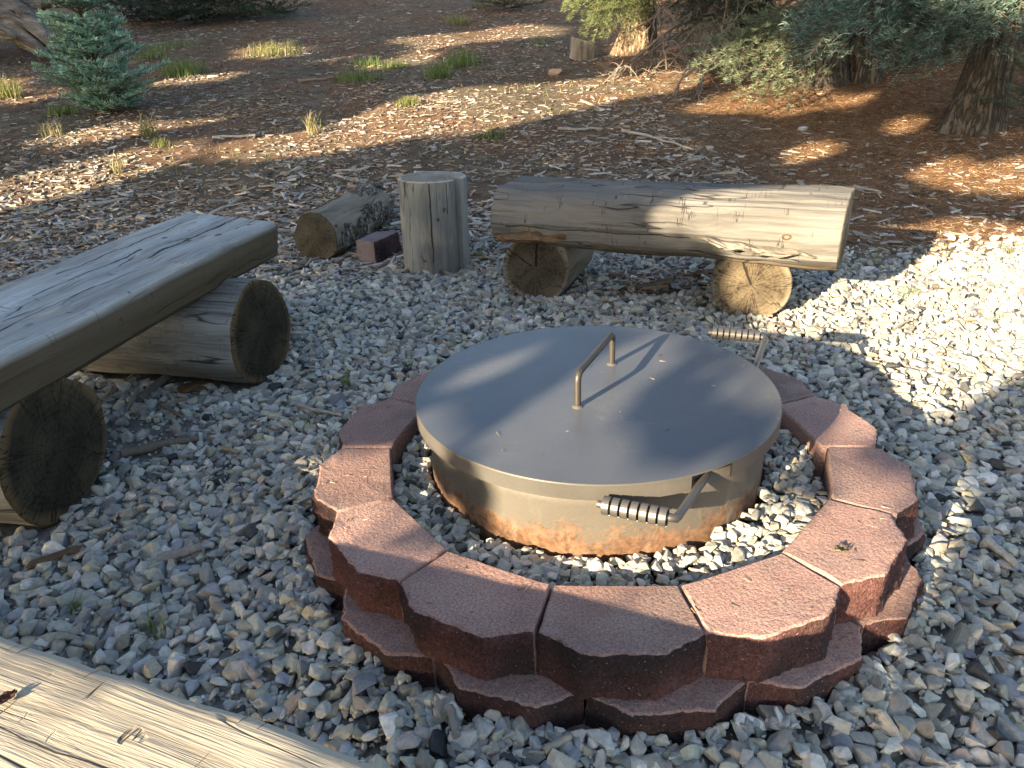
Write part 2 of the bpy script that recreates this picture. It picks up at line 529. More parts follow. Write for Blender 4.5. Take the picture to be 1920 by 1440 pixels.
# ------------------------------------------------------------------ placing helpers (sight lines of the photographer)
def at(px, py, y):
    d = _fw * FPX + _r2 * (px - 960) - _u2 * (py - 720)
    return np.array(Vector((0, 0, CAM_H)) + d * (y / d.y))


def on_ground(px, py):
    d = _fw * FPX + _r2 * (px - 960) - _u2 * (py - 720)
    d = np.array(d.normalized())
    t = np.linspace(.5, 40, 24000)
    P = np.array([0, 0, CAM_H]) + t[:, None] * d
    i = int(np.argmax(P[:, 2] < ground_z(P[:, 0], P[:, 1])))
    return P[i]


# ------------------------------------------------------------------ ground sheet
def build_ground():
    xs = np.concatenate([np.linspace(-160, -12, 24), np.linspace(-11.7, 11.7, 118), np.linspace(12, 160, 24)])
    ys = np.concatenate([np.linspace(-120, -3, 22), np.linspace(-2.8, 19, 150), np.linspace(20, 220, 30)])
    Xg, Yg = np.meshgrid(xs, ys)
    Z = ground_z(Xg, Yg) - .4 * mound(Xg, Yg)
    nx, ny = len(xs), len(ys)
    V = np.stack([Xg.ravel(), Yg.ravel(), Z.ravel()], -1)
    i = np.arange((ny - 1) * (nx - 1)); r, c = i // (nx - 1), i % (nx - 1)
    k = r * nx + c
    F = np.stack([k, k + 1, k + 1 + nx, k + nx], -1)
    tag(link('ground', np_mesh('ground', V, F, smooth=True), M['soil']), kind='structure')


build_ground()

# ------------------------------------------------------------------ instanced-by-hand pieces
def hull_shape(n, seed, box=(1, .78, .55), power=.75, bevel=0.0):
    r = np.random.default_rng(seed)
    p = r.normal(size=(n, 3)); p /= np.linalg.norm(p, axis=1)[:, None]
    p = np.sign(p) * np.abs(p) ** power
    p *= r.uniform(.78, 1.08, (n, 1))
    p *= np.array(box)
    bm = bmesh.new()
    for q in p: bm.verts.new(q)
    res = bmesh.ops.convex_hull(bm, input=bm.verts)
    junk = list({g_ for g_ in res['geom_interior'] + res['geom_unused'] if isinstance(g_, bmesh.types.BMVert)})
    if junk: bmesh.ops.delete(bm, geom=junk, context='VERTS')
    bmesh.ops.dissolve_limit(bm, angle_limit=R(14), verts=bm.verts, edges=bm.edges)
    if bevel:
        bmesh.ops.bevel(bm, geom=list(bm.edges), offset=bevel, segments=1, affect='EDGES', clamp_overlap=True)
    bmesh.ops.triangulate(bm, faces=bm.faces)
    bm.verts.ensure_lookup_table(); bm.verts.index_update()
    V = np.array([v.co[:] for v in bm.verts]); F = np.array([[v.index for v in f.verts] for f in bm.faces])
    bm.free()
    return V, F


def rotmats(yaw, tx, ty):
    cy, sy = np.cos(yaw), np.sin(yaw); cx, sx = np.cos(tx), np.sin(tx); ct, st = np.cos(ty), np.sin(ty)
    n = len(yaw); z, o = np.zeros(n), np.ones(n)
    Rz = np.stack([cy, -sy, z, sy, cy, z, z, z, o], -1).reshape(n, 3, 3)
    Rx = np.stack([o, z, z, z, cx, -sx, z, sx, cx], -1).reshape(n, 3, 3)
    Ry = np.stack([ct, z, st, z, o, z, -st, z, ct], -1).reshape(n, 3, 3)
    return Rz @ Rx @ Ry


def scatter(name, shapes, pos, scale, yaw, tx, ty, colr, material, kindlabel=None):
    n = len(pos)
    which = rng.integers(0, len(shapes), n)
    Rm = rotmats(yaw, tx, ty)
    Vs, Fs, Cs, off = [], [], [], 0
    for k, (SV, SF) in enumerate(shapes):
        i = np.where(which == k)[0]
        if not len(i): continue
        v = SV[None] * scale[i][:, None, :]
        v = np.einsum('nij,nkj->nki', Rm[i], v) + pos[i][:, None, :]
        m = len(SV)
        f = SF[None] + (np.arange(len(i)) * m)[:, None, None] + off
        Vs.append(v.reshape(-1, 3)); Fs.append(f.reshape(-1, SF.shape[1])); Cs.append(np.repeat(colr[i], m, 0))
        off += m * len(i)
    o = link(name, np_mesh(name, np.concatenate(Vs), np.concatenate(Fs), np.concatenate(Cs)), material)
    return tag(o, kind='stuff')


def palette(n, cols, w, jit=.18):
    cols = np.array(cols); w = np.array(w, float); w /= w.sum()
    c = cols[rng.choice(len(cols), n, p=w)]
    return np.clip(c * rng.normal(1, jit, (n, 1)) * rng.normal(1, .018, (n, 3)), .008, .85)


BC = np.array([.219, 1.669])     # centre of the block ring
RC = np.array([.202, 1.712])     # centre of the steel ring and lid
STONE_COLS = [(.45, .435, .38), (.355, .36, .355), (.43, .39, .30), (.065, .068, .07), (.42, .35, .29), (.39, .395, .34), (.57, .55, .49), (.26, .255, .235), (.27, .285, .31)]
STONE_W = [30, 14, 17, 3.0, 5, 19, 12, 8, 5]
fine_shapes = [hull_shape(13, 100 + i, (1, rng.uniform(.6, .95), rng.uniform(.42, .75)), rng.uniform(.6, .95), .10) for i in range(26)]
hard_shapes = [hull_shape(11, 300 + i, (1, rng.uniform(.55, .95), rng.uniform(.4, .7)), rng.uniform(.6, .9)) for i in range(26)]
SUPPORTS = []     # footprints stones must keep out of: (x, y, dirx, diry, length, halfwidth)


def clear_of(x, y):
    ok = np.ones(len(x), bool)
    for (sx, sy, dx, dy, L, hw) in SUPPORTS:
        t = (x - sx) * dx + (y - sy) * dy
        s = -(x - sx) * dy + (y - sy) * dx
        ok &= ~((t > -.01) & (t < L) & (np.abs(s) < hw))
    return ok


def gravel_edge(x):
    return 3.95 - .22 * np.clip(-x - 1.0, 0, 3) + .12 * np.sin(2.3 * x) + .07 * np.sin(5.1 * x + 1)


def build_gravel():
    P, S, Cn = [], [], []
    for layer, (sp, lo, hi, z0) in enumerate(((.030, .0145, .023, -.003), (.0345, .0165, .0295, .009))):
        xs = np.arange(-3.1, 4.3, sp); ys = np.arange(-.3, 4.9, sp * .87)
        Xg, Yg = np.meshgrid(xs, ys)
        Xg = Xg + (np.arange(len(ys)) % 2)[:, None] * sp * .5
        x = Xg.ravel() + rng.uniform(-.45, .45, Xg.size) * sp; y = Yg.ravel() + rng.uniform(-.45, .45, Xg.size) * sp
        rr = np.hypot(x - BC[0], y - BC[1])
        d = (gravel_edge(x) - y)
        keep = (rr > (.742 if layer == 0 else .728)) & (rng.random(len(x)) < np.clip(.5 + d / .55, 0, 1) ** 1.2)
        keep &= clear_of(x, y)
        # bits of bare litter below the benches
        for (bx, by, br) in ((.62, 3.55, .30), (-1.25, 2.15, .22), (.95, 3.62, .3)):
            q = np.hypot(x - bx, (y - by) * 1.4) / br
            keep &= ~((q < 1) & (rng.random(len(x)) < .8))
        if layer: keep &= rng.random(len(x)) < .97
        x, y = x[keep], y[keep]; n = len(x)
        a = rng.uniform(lo, hi, n) * np.where(rng.random(n) < .10, 1.35, 1)
        P.append(np.stack([x, y, ground_z(x, y) + z0 + rng.uniform(-.003, .006, n)], -1))
        S.append(np.repeat(a[:, None], 3, 1) * rng.uniform(.88, 1.12, (n, 3)))
        c = palette(n, STONE_COLS, STONE_W)
        Cn.append(c)
    # stones heaped against the foot of the blocks
    n = 1100
    a_ = rng.uniform(0, 2 * np.pi, n); r_ = .733 + .075 * rng.random(n) ** 1.4
    x, y = BC[0] + r_ * np.cos(a_), BC[1] + r_ * np.sin(a_)
    a = rng.uniform(.011, .022, n)
    P.append(np.stack([x, y, ground_z(x, y) + .004 + .014 * rng.random(n) * np.clip((.80 - r_) / .06, 0, 1)], -1))
    S.append(np.repeat(a[:, None], 3, 1)); Cn.append(palette(n, STONE_COLS, STONE_W))
    # fines and a few big stones
    n0 = 26000
    x, y = rng.uniform(-2.2, 3.2, n0), rng.uniform(.2, 3.3, n0)
    ok = (np.hypot(x - BC[0], y - BC[1]) > .725) & clear_of(x, y); x, y = x[ok], y[ok]; n = len(x)
    big = rng.random(n) < .018
    a = np.where(big, rng.uniform(.026, .036, n), rng.uniform(.004, .010, n))
    P.append(np.stack([x, y, ground_z(x, y) + np.where(big, .010, rng.uniform(.001, .012, n))], -1))
    S.append(np.repeat(a[:, None], 3, 1)); Cn.append(palette(n, STONE_COLS, STONE_W))
    # gravel between the blocks and the steel ring
    for z0 in (.142, .153):
        n0 = 1500
        a_ = rng.uniform(0, 2 * np.pi, n0); r_ = np.sqrt(rng.uniform(.405 ** 2, .548 ** 2, n0))
        x, y = RC[0] + r_ * np.cos(a_), RC[1] - .02 + r_ * np.sin(a_)
        ok = (np.hypot(x - RC[0], y - RC[1]) > .424) & (np.hypot(x - BC[0], y - BC[1]) < .515)
        x, y = x[ok], y[ok]; n = len(x)
        P.append(np.stack([x, y, z0 + rng.uniform(-.006, .008, n)], -1))
        S.append(np.repeat(rng.uniform(.012, .023, n)[:, None], 3, 1))
        Cn.append(palette(n, STONE_COLS, STONE_W))
    P, S, Cn = np.concatenate(P), np.concatenate(S), np.concatenate(Cn)
    near = (P[:, 1] < 2.6)
    for nm, msk, sh in (('gravel', near, fine_shapes), ('gravel', ~near, hard_shapes)):
        n = int(msk.sum())
        scatter(nm, sh, P[msk], S[msk], rng.uniform(0, 6.28, n), rng.normal(0, .33, n), rng.normal(0, .33, n), Cn[msk], M['stone'])


# ------------------------------------------------------------------ split-face wall blocks
def block_mesh(inner_r, joint_r, corner_r, half, ca, h, seed, rough=1.0):
    mid = (inner_r + corner_r) / 2
    P = lambda r, a: np.array([r * math.sin(a), r * math.cos(a) - mid])
    gap = .0022
    pts = [(P(inner_r, half), 0), (P(joint_r, half), 1), (P(corner_r, ca), 1), (P(corner_r, -ca), 1), (P(joint_r, -half), 0), (P(inner_r, -half), 0)]
    ol, fl = [], []
    k = len(pts)
    for i in range(k):
        a, f = pts[i]; b = pts[(i + 1) % k][0]
        n = max(2, int(np.linalg.norm(b - a) / (.008 if f else .03)))
        for j in range(n):
            ol.append(a + (b - a) * j / n); fl.append(f and j > 0 or f)
    ol = np.array(ol); n = len(ol)
    front = np.array(fl, float)
    # order runs clockwise seen from above: normals point left of travel
    t = np.roll(ol, -1, 0) - np.roll(ol, 1, 0); t /= np.linalg.norm(t, axis=1)[:, None]
    nrm = np.stack([-t[:, 1], t[:, 0]], -1)
    if (nrm * ol).sum() < 0: nrm = -nrm
    ol = ol - nrm * gap
    wt = np.convolve(np.r_[front[-2:], front, front[:2]], [.2] * 5, 'valid')
    zs = [0, .12, .24, .36, .48, .60, .72, .84, .93, .97, 1.0]
    V = []
    for zi, z in enumerate(zs):
        inset = 0 if z < .95 else (.0015 if z < .99 else .005)
        for j in range(n):
            p = ol[j]
            q = (p[0], p[1], z * h)
            d = (fbm(q, 16, 3, seed) * .0075 + fbm(q, 80, 3, seed + 5) * .0045) * wt[j] * rough * (1 if z < .9 else .75)
            ins = inset * (1 + (.9 * fbm(q, 60, 2, seed + 9) + .3) * wt[j])
            e = p + nrm[j] * (d - ins)
            V.append((e[0], e[1], z * h + (fbm(q, 18, 2, seed + 3) * .0025 if z == 1.0 else 0)))
    nz = len(zs)
    F, mi = [], []
    cw = ((np.roll(ol, -1, 0)[:, 0] - ol[:, 0]) * (np.roll(ol, -1, 0)[:, 1] + ol[:, 1])).sum() > 0
    for r_ in range(nz - 1):
        for j in range(n):
            a, b = r_ * n + j, r_ * n + (j + 1) % n
            f = (a, b, b + n, a + n)
            F.append(f[::-1] if cw else f)
            mi.append(1 if (front[j] and r_ < nz - 2) else 0)
    sm = [True] * len(F)
    top = list(range((nz - 1) * n, nz * n))
    # top cap gets its own vertices so that its shading stays flat, with one inner loop
    base = len(V)
    TV = [V[i] for i in top]
    cen = np.mean(np.array(TV), 0)
    IV = [tuple(cen + (np.array(v) - cen) * .55) for v in TV]
    V += TV + IV
    for j in range(n):
        f = (base + j, base + (j + 1) % n, base + n + (j + 1) % n, base + n + j)
        F.append(f[::-1] if cw else f); mi.append(0); sm.append(False)
    f = list(range(base + n, base + 2 * n)); F.append(f[::-1] if cw else f); mi.append(0); sm.append(False)
    return np_mesh('wall_block', V, F, smooth=sm, mi=mi), mid


def place_block(deg, z, inner, joint, corner, half, ca, h, seed, label, group, dr=0, dt=0, rough=1.0):
    me, mid = block_mesh(inner, joint, corner, half, ca, h, seed, rough)
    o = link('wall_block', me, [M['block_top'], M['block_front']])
    a = R(deg)
    o.location = (BC[0] + (mid + dr) * math.cos(a), BC[1] + (mid + dr) * math.sin(a), z)
    o.rotation_euler = (0, 0, a - math.pi / 2 + R(dt))
    return tag(o, label, 'block', group)


TOPG, LOWG = 'red blocks of the upper course round the fire pit', 'red blocks of the lower course round the fire pit'
A0, ST = 175.8, 360 / 14
TOPL = {-1: 'red upper block behind the left rim of the lid, only a sliver showing',
        0: 'red upper block in shade touching the left edge of the dark lid',
        1: 'reddish upper block crossed by a sunlit stripe, left of the steel ring',
        2: 'red upper block at left front with a sunlit back edge and a charred front',
        3: 'shaded red upper block at front left, between the front one and the charred one',
        4: 'red upper block at the very front with only its right back corner sunlit',
        5: 'sunlit red upper block just right of the front one, its front face in shadow',
        6: 'sunlit red upper block with a dried leaf lying on it',
        7: 'red upper block right of the ring, between the leaf block and the half lit one',
        8: 'red upper block at right with a sharp shadow edge across its outer corner',
        9: 'red upper block in shade behind the right rim of the lid, partly hidden'}
for k in range(-1, 13):
    deg = A0 + ST * (k + .5)
    lab = TOPL.get(k, 'red upper block hidden behind the lid at the back of the ring')
    dr = {6: .008, 5: -.003, 2: .004, 8: .004}.get(k, 0); dt = {6: -1.6, 5: .8, 3: .6}.get(k, 0)
    place_block(deg, .1 + .0008 * (k % 3), .530, .661, .703, math.pi / 14, R(5.9), .1, 11.3 * k + 40, lab, TOPG, dr, dt)
LOWL = {0: 'low red block mostly buried at far left, showing beneath the striped upper block',
        1: 'low red block at left with sun on its outer corner and gravel against it',
        2: 'shaded low red block at front left, beside the gravel heap',
        3: 'shaded low red block at the front, left of the two middle ones',
        4: 'shaded low red block at the very front, lowest in view',
        5: 'shaded low red block at front right under the sunlit upper block',
        6: 'low red block with a sunlit top at right, under the leaf block',
        7: 'low red block at far right, a sliver beneath the upper course'}
for k in range(0, 8):
    deg = -195.5 + 24 * (k + .5) + {0: -0.5}.get(k, 0)
    place_block(deg, -.012, .56, .692, .738, R(12), R(5.6), .1115, 7.7 * k + 200, LOWL[k], LOWG, {2: .006, 6: .004}.get(k, 0), {3: 1.0, 6: -1.2}.get(k, 0))

# ------------------------------------------------------------------ steel fire ring with swing-out grate handles
fr = tag(empty('fire_ring', (RC[0], RC[1], 0)), 'round steel fire ring, grey above and rusty below, inside the red blocks', 'fire ring')
mb = MB()
seg = 128
ang = np.linspace(0, 2 * np.pi, seg, endpoint=False)
prof = [(.408, .04), (.410, .13), (.4105, .20), (.4105, .27), (.4105, .322), (.4045, .322), (.4035, .20), (.402, .04)]
V = np.concatenate([np.stack([r_ * np.cos(ang), r_ * np.sin(ang), np.full(seg, z)], -1) for r_, z in prof])
F = [(i * seg + j, i * seg + (j + 1) % seg, (i + 1) * seg + (j + 1) % seg, (i + 1) * seg + j) for i in range(len(prof) - 1) for j in range(seg)]
mb.add(V, F, True)
mb.build('ring_wall', M['ring'], fr)
mb = MB()
V = np.stack([.402 * np.cos(ang), .402 * np.sin(ang), np.full(seg, .10)], -1)
mb.add(V, [list(range(seg))])
mb.build('ash_bed', M['soil'], fr)


def coil(p0, p1, n, r=.0185):
    """flat steel strip wound into an open grip: n bands with gaps, plus the rod through it"""
    p0, p1 = np.array(p0), np.array(p1)
    ax = (p1 - p0); L = np.linalg.norm(ax); ax /= L
    u = np.cross(ax, [0, 0, 1.0]); u /= np.linalg.norm(u); w = np.cross(u, ax)
    s = MB()
    sg = 28
    pitch = L / n
    steps = 40
    V, F = [], []
    for b in range(n):                      # every turn: a band that advances a little, as a wound strip does
        c0 = b * pitch
        base = len(V)
        m = 27
        for j in range(m):
            th = -2.0 + j / (m - 1) * 6.05
            adv = c0 + pitch * .10 * j / (m - 1)
            rad = np.cos(th) * u + np.sin(th) * w
            for (dx, rr) in ((0, r), (pitch * .74, r), (pitch * .74, r - .0032), (0, r - .0032)):
                V.append(p0 + ax * (adv + dx) + rad * rr)
        for j in range(m - 1):
            for q in range(4):
                a = base + j * 4 + q; b2 = base + j * 4 + (q + 1) % 4
                F.append((a, a + 4, b2 + 4, b2))
        F.append(tuple(base + q for q in range(4))); F.append(tuple(base + (m - 1) * 4 + q for q in range(4))[::-1])
    s.add(V, F, False)
    return s


def grate_handle(pin, p1, p2, p3, n):
    o = np.array([RC[0], RC[1], 0])
    pin, p1, p2, p3 = [np.array(q) - o for q in (pin, p1, p2, p3)]
    d = (p3 - p2) / np.linalg.norm(p3 - p2)
    s = MB(); s.tube([pin, p1, p1 + (p2 - p1) * .93, p2 - (p2 - p1) * .01, p2 + d * .012, p3 + d * .008], [.0085, .0085, .0085, .0085, .0085, .0075], 12)
    h = s.build('grate_handle', M['coil'], fr)
    c = coil(p2 + d * .016, p3, n).build('coil_grip', M['coil'], h)
    return h


grate_handle((.452, 1.470, .312), (.386, 1.338, .310), (.298, 1.200, .308), (.165, 1.257, .308), 7)
grate_handle((.575, 1.710, .312), (.640, 1.850, .318), (.722, 2.025, .332), (.580, 2.072, .334), 8)

# ------------------------------------------------------------------ lid
lid = tag(empty('fire_pit_lid', (RC[0], RC[1] + .003, .340)), 'round dark steel lid with a bent bar handle, lying on the fire ring', 'lid')
mb = MB()
lr = .4395
rings = [(0.0, .0035), (.1, .0035), (.2, .003), (.3, .002), (.4, .0005), (lr - .0025, 0.0)]
V = [(0, 0, rings[0][1])]
for r_, z in rings[1:]:
    V += [(r_ * math.cos(a), r_ * math.sin(a), z) for a in ang]
F = [(0, 1 + j, 1 + (j + 1) % seg) for j in range(seg)]
for i in range(len(rings) - 2):
    F += [(1 + i * seg + j, 1 + (i + 1) * seg + j, 1 + (i + 1) * seg + (j + 1) % seg, 1 + i * seg + (j + 1) % seg) for j in range(seg)]
mb.add(V, F, True)
mb.build('lid_plate', M['lid'], lid)
mb = MB()     # turned-down lip, left open where the handles of the grate come out
NL = 240
angs = np.linspace(0, 2 * np.pi, NL, endpoint=False)
prof = [(lr - .0026, .0002), (lr - .0008, -.0006), (lr, -.003), (lr - .0005, -.037), (lr - .0042, -.037), (lr - .0042, -.004)]
np_ = len(prof)
V, F = [], []
for a in angs:
    V += [(r_ * math.cos(a), r_ * math.sin(a), z) for r_, z in prof]
for j in range(NL):
    am = math.degrees(angs[j] + math.pi / NL); am = am - 360 if am > 180 else am
    notch = (-70 < am < -57.5) or (6 < am < 21)
    for q in range(np_ - 1):
        if notch and q >= 2: continue
        a, b = j * np_ + q, ((j + 1) % NL) * np_ + q
        F.append((a, a + 1, b + 1, b))
mb.add(V, F, False)
mb.build('lip', M['lip'], lid)
fa, fb = np.array([.151 - RC[0], 1.6115 - RC[1] - .003]), np.array([.263 - RC[0], 1.851 - RC[1] - .003])
dv = (fb - fa) / np.linalg.norm(fb - fa)
hp = []
hh, rb = .088, .020
hp += [np.r_[fa, .002], np.r_[fa, hh - rb]]
for t in np.linspace(0, math.pi / 2, 7)[1:]:
    hp.append(np.r_[fa + dv * rb * (1 - math.cos(t)), hh - rb + rb * math.sin(t)])
for t in np.linspace(0, math.pi / 2, 7)[:]:
    hp.append(np.r_[fb - dv * rb * .7 * (1 - math.sin(t)), hh - rb * .7 + rb * .7 * math.cos(t)])
hp.append(np.r_[fb, .002])
s = MB(); s.tube(hp, .0082, 14)
hnd = s.build('handle', M['iron'], lid)
for q in (fa, fb):
    s = MB(); pts = [np.r_[q, z] for z in (.0, .002, .005, .008)]
    s.tube(pts, [.0165, .0155, .0125, .0088], 14)
    s.build('weld_bead', M['lip'], hnd)


# ------------------------------------------------------------------ logs
def log_mesh(L, prof, seed, wob=.006, rib=.004, nx=34, taper=0.0, endtilt=0.0, bow=0.0, edgew=.0, split=None):
    """prof: closed outline (k,2) of y,z; grain along local X from 0 to L; ends are separate flat caps"""
    k = len(prof)
    cen = prof.mean(0)
    V = []
    for i in range(nx):
        t = i / (nx - 1); x = t * L
        for j in range(k):
            p = prof[j] - cen
            rr = np.linalg.norm(p); n = p / rr
            q3 = (x, prof[j][0], prof[j][1])
            d = fbm((x * .8, prof[j][0] * 1.3, prof[j][1] * 1.3), 6, 2, seed) * wob
            a = math.atan2(p[1], p[0])
            d += fbm((x * .35, 3 * math.cos(a), 3 * math.sin(a)), 3.5, 2, seed + 4) * rib
            p = p * (1 - taper * t) + n * d + cen
            xx = x + endtilt * (p[0] - cen[0]) if True else x
            V.append((xx, p[0] + edgew * math.sin(t * 5 + seed), p[1] + bow * math.sin(t * math.pi)))
    F = [(i * k + j, i * k + (j + 1) % k, (i + 1) * k + (j + 1) % k, (i + 1) * k + j) for i in range(nx - 1) for j in range(k)]
    F = [f[::-1] for f in F]
    mi = [0] * len(F); sm = [True] * len(F)
    for e, sgn in ((0, 1), (nx - 1, -1)):
        ring = np.array(V[e * k:(e + 1) * k]); c = ring.mean(0)
        b = len(V)
        # slightly rounded rim, then loops to the middle
        loops = [1.0, .97, .7, .4]
        for li, s_ in enumerate(loops):
            for j in range(k):
                v = c + (ring[j] - c) * s_
                v = np.array(v); v[0] += -sgn * (0 if li == 0 else .004) + (fbm(v, 25, 2, seed + 8) * .004 if li > 1 else 0)
                V.append(tuple(v))
        for li in range(len(loops) - 1):
            for j in range(k):
                f = (b + li * k + j, b + li * k + (j + 1) % k, b + (li + 1) * k + (j + 1) % k, b + (li + 1) * k + j)
                F.append(f[::-1] if sgn < 0 else f); mi.append(1); sm.append(True)
        f = list(range(b + 3 * k, b + 4 * k)); F.append(f[::-1] if sgn < 0 else f); mi.append(1); sm.append(False)
    me = np_mesh('log', V, F, smooth=sm, mi=mi)
    me.set_sharp_from_angle(angle=R(27))
    return me


def circle_prof(r, n=44, sq=0.0, seed=1, irr=.03):
    a = np.linspace(0, 2 * np.pi, n, endpoint=False)
    rr = r * (1 + irr * np.sin(2 * a + seed) + irr * .6 * np.sin(3 * a + 2.2 * seed) + irr * .3 * np.sin(7 * a + seed * 3))
    return np.stack([rr * np.cos(a), rr * np.sin(a)], -1)


def smooth_prof(ctrl, n=64, it=2):
    """corner-cut and resample a closed outline"""
    p = np.array(ctrl, float)
    for _ in range(it):
        q = np.roll(p, -1, 0)
        p = np.stack([p * .78 + q * .22, p * .22 + q * .78], 1).reshape(-1, 2)
    d = np.linalg.norm(np.roll(p, -1, 0) - p, axis=1); s = np.r_[0, np.cumsum(d)]
    pc = np.r_[p, p[:1]]
    t = np.linspace(0, s[-1], n, endpoint=False)
    return np.stack([np.interp(t, s, pc[:, 0]), np.interp(t, s, pc[:, 1])], -1)


def orient(o, origin, axis, up=(0, 0, 1), rel=(0, 0, 0)):
    X = Vector(axis).normalized(); Zv = Vector(up); Y = Zv.cross(X).normalized(); Zv = X.cross(Y)
    m = Matrix((X, Y, Zv)).transposed().to_4x4()
    m.translation = Vector(origin) - Vector(rel)
    o.matrix_local = m


W = {}
GREY_D, GREY_M, GREY_L = (.07, .062, .05), (.24, .22, .185), (.43, .41, .37)
W['seat_left'] = wood_mat('grey_seat_wood', (.13, .13, .12), (.36, .36, .345), (.60, .61, .60), cracks=[('Y', .055, -.02, .60, .0065, .07), ('Y', -.03, .5, 1.0, .004, .04), ('Y', -.12, .02, .8, .003, .05), ('Y', .10, .9, 1.7, .0035, .06)],
                          stain=((.078, .054, .027), 'Z', -.006, -.030), knots=[(.28, .13, 0, .014), (.33, -.06, 0, .012), (.62, -.20, -.06, .016)], fine=.8)
W['seat_back'] = wood_mat('pale_seat_wood', (.062, .058, .052), (.148, .143, .132), (.225, .219, .207), cracks=[('Z', .10, 0.05, .85, .0022, .05), ('Y', .02, .0, .7, .003, .04)],
                          knots=[(1.22, -.185, .125, .026), (1.335, -.175, .150, .013)], stain=((.085, .06, .035), 'Z', .045, .0), fine=.8)
W['seat_near'] = wood_mat('blond_seat_wood', (.085, .068, .045), (.285, .245, .185), (.39, .35, .28), cracks=[('Y', .10, .4, 1.55, .0014, .03), ('Y', -.03, .2, 1.2, .0012, .03), ('Y', -.12, .5, 1.65, .0018, .03)], fine=1.5, fib=1.0, checks=True, bumpk=1.6, warpk=.25)
W['side_dark'] = wood_mat('log_side_wood', (.045, .042, .038), (.17, .165, .15), (.34, .335, .31))
W['side_tan'] = wood_mat('tan_log_side_wood', (.06, .05, .036), (.19, .16, .12), (.32, .285, .23))
W['stump_side'] = wood_mat('stump_side_wood', (.12, .12, .11), (.27, .27, .25), (.41, .41, .385), cracks=[('Y', .05, .08, .47, .0035, .03), ('Y', -.035, .32, .47, .002, .02)],
                           knots=[(.34, -.02, .17, .014), (.295, .015, .17, .012), (.03, .02, .17, .014)], fine=.6, checks=False)
W['end_dark'] = end_mat('dark_end_grain', (.022, .018, .012), (.115, .09, .055), (.13, .085, .042), .195, stain=(.012, .010, .007), nstain=.9)
W['end_tan'] = end_mat('tan_end_grain', (.055, .043, .028), (.20, .16, .105), (.22, .18, .13), .16, stain=(.06, .045, .03), nstain=.1, wedge=((.42, .005, .0, .17),))
W['end_grey'] = end_mat('grey_end_grain', (.055, .045, .032), (.19, .155, .11), (.24, .20, .15), .16, stain=(.03, .024, .017), nstain=.4, wedge=((-.05, .006, .01, .17), (1.1, .003, .02, .17)))
W['end_small'] = end_mat('olive_end_grain', (.040, .038, .030), (.115, .105, .082), (.07, .062, .048), .14, nstain=.1)
W['end_pale'] = end_mat('pale_end_grain', (.22, .19, .14), (.50, .46, .37), (.46, .42, .34), .17, stain=(.20, .17, .13), nstain=.2)
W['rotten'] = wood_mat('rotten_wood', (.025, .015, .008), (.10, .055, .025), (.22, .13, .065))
W['drift'] = wood_mat('driftwood', (.035, .030, .024), (.15, .13, .105), (.30, .27, .23), fib=.30, bumpk=4)


def support(parent, base, face, axis, L, r, side, end, seed, irr=.03, taper=0.0):
    o = link('support_log', log_mesh(L, circle_prof(r, 48, seed=seed, irr=irr), seed, .006, .004, 20, taper), [side, end], parent)
    orient(o, face, axis, rel=base)
    SUPPORTS.append((face[0], face[1], axis[0], axis[1], L, r * .72))
    return o


# left bench
b1 = tag(empty('log_bench', (-1.2, 2.3, 0)), 'grey split-log bench with dark stained round supports, at left of the fire pit', 'bench', 'log benches round the fire pit')
base = (-1.2, 2.3, 0)
u = np.array([-.226, -.974]); nrm_ = np.array([-u[1], u[0]])   # from the far end towards the viewer
# local X runs from the far end, local Y to the fire side is negative
pr_ = smooth_prof([(-.222, -.002), (-.236, -.012), (-.246, -.06), (-.235, -.125), (-.17, -.165), (0, -.185), (.16, -.172), (.228, -.13), (.246, -.06), (.241, -.010), (.232, -.002), (.10, .001), (-.1, .001)], 120, 0)
o = link('seat', log_mesh(1.62, pr_, 3.1, .006, .004, 60, 0, endtilt=.28, edgew=.004), [W['seat_left'], W['end_tan']], b1)
# fire-side direction: turn u so that local +Y = up x X
X = Vector((u[0], u[1], -.004)); Yv = Vector((0, 0, 1)).cross(X)
mid = np.array([-.897, 2.99]) + np.array([-.974, .226]) * .24
orient(o, (mid[0] - u[0] * .067, mid[1] - u[1] * .067, .500), X, rel=base)
ax = np.array([-.966, .26])
support(b1, base, (-.895, 2.62, .185), (*ax, 0), .72, .193, W['side_dark'], W['end_dark'], 1.3)
ax2 = np.array([-.985, .174])
support(b1, base, (-1.2, 1.785, .188), (*ax2, 0), .70, .192, W['side_dark'], W['end_dark'], 2.4)

# back bench
b2 = tag(empty('log_bench', (.6, 3.4, 0)), 'pale log bench behind the lid, its right half in sunlight', 'bench', 'log benches round the fire pit')
base = (.6, 3.4, 0)
pr_ = smooth_prof([(-.135, .228), (-.175, .185), (-.192, .12), (-.178, .05), (-.12, .005), (.05, -.01), (.16, .03), (.185, .14), (.16, .245), (.145, .255), (.0, .256), (-.11, .242)], 110, 0)
o = link('seat', log_mesh(1.43, pr_, 5.7, .010, .010, 60, -.06, endtilt=.10), [W['seat_back'], W['end_tan']], b2)
orient(o, (.02, 3.56, .262), (.93, -.368, -.012), rel=base)
axb = (.375, .927, 0)
support(b2, base, (.13, 3.395, .155), axb, .42, .160, W['side_tan'], W['end_grey'], 3.6)
support(b2, base, (1.005, 3.055, .150), (.30, .954, 0), .42, .160, W['side_tan'], W['end_tan'], 4.1, .02)
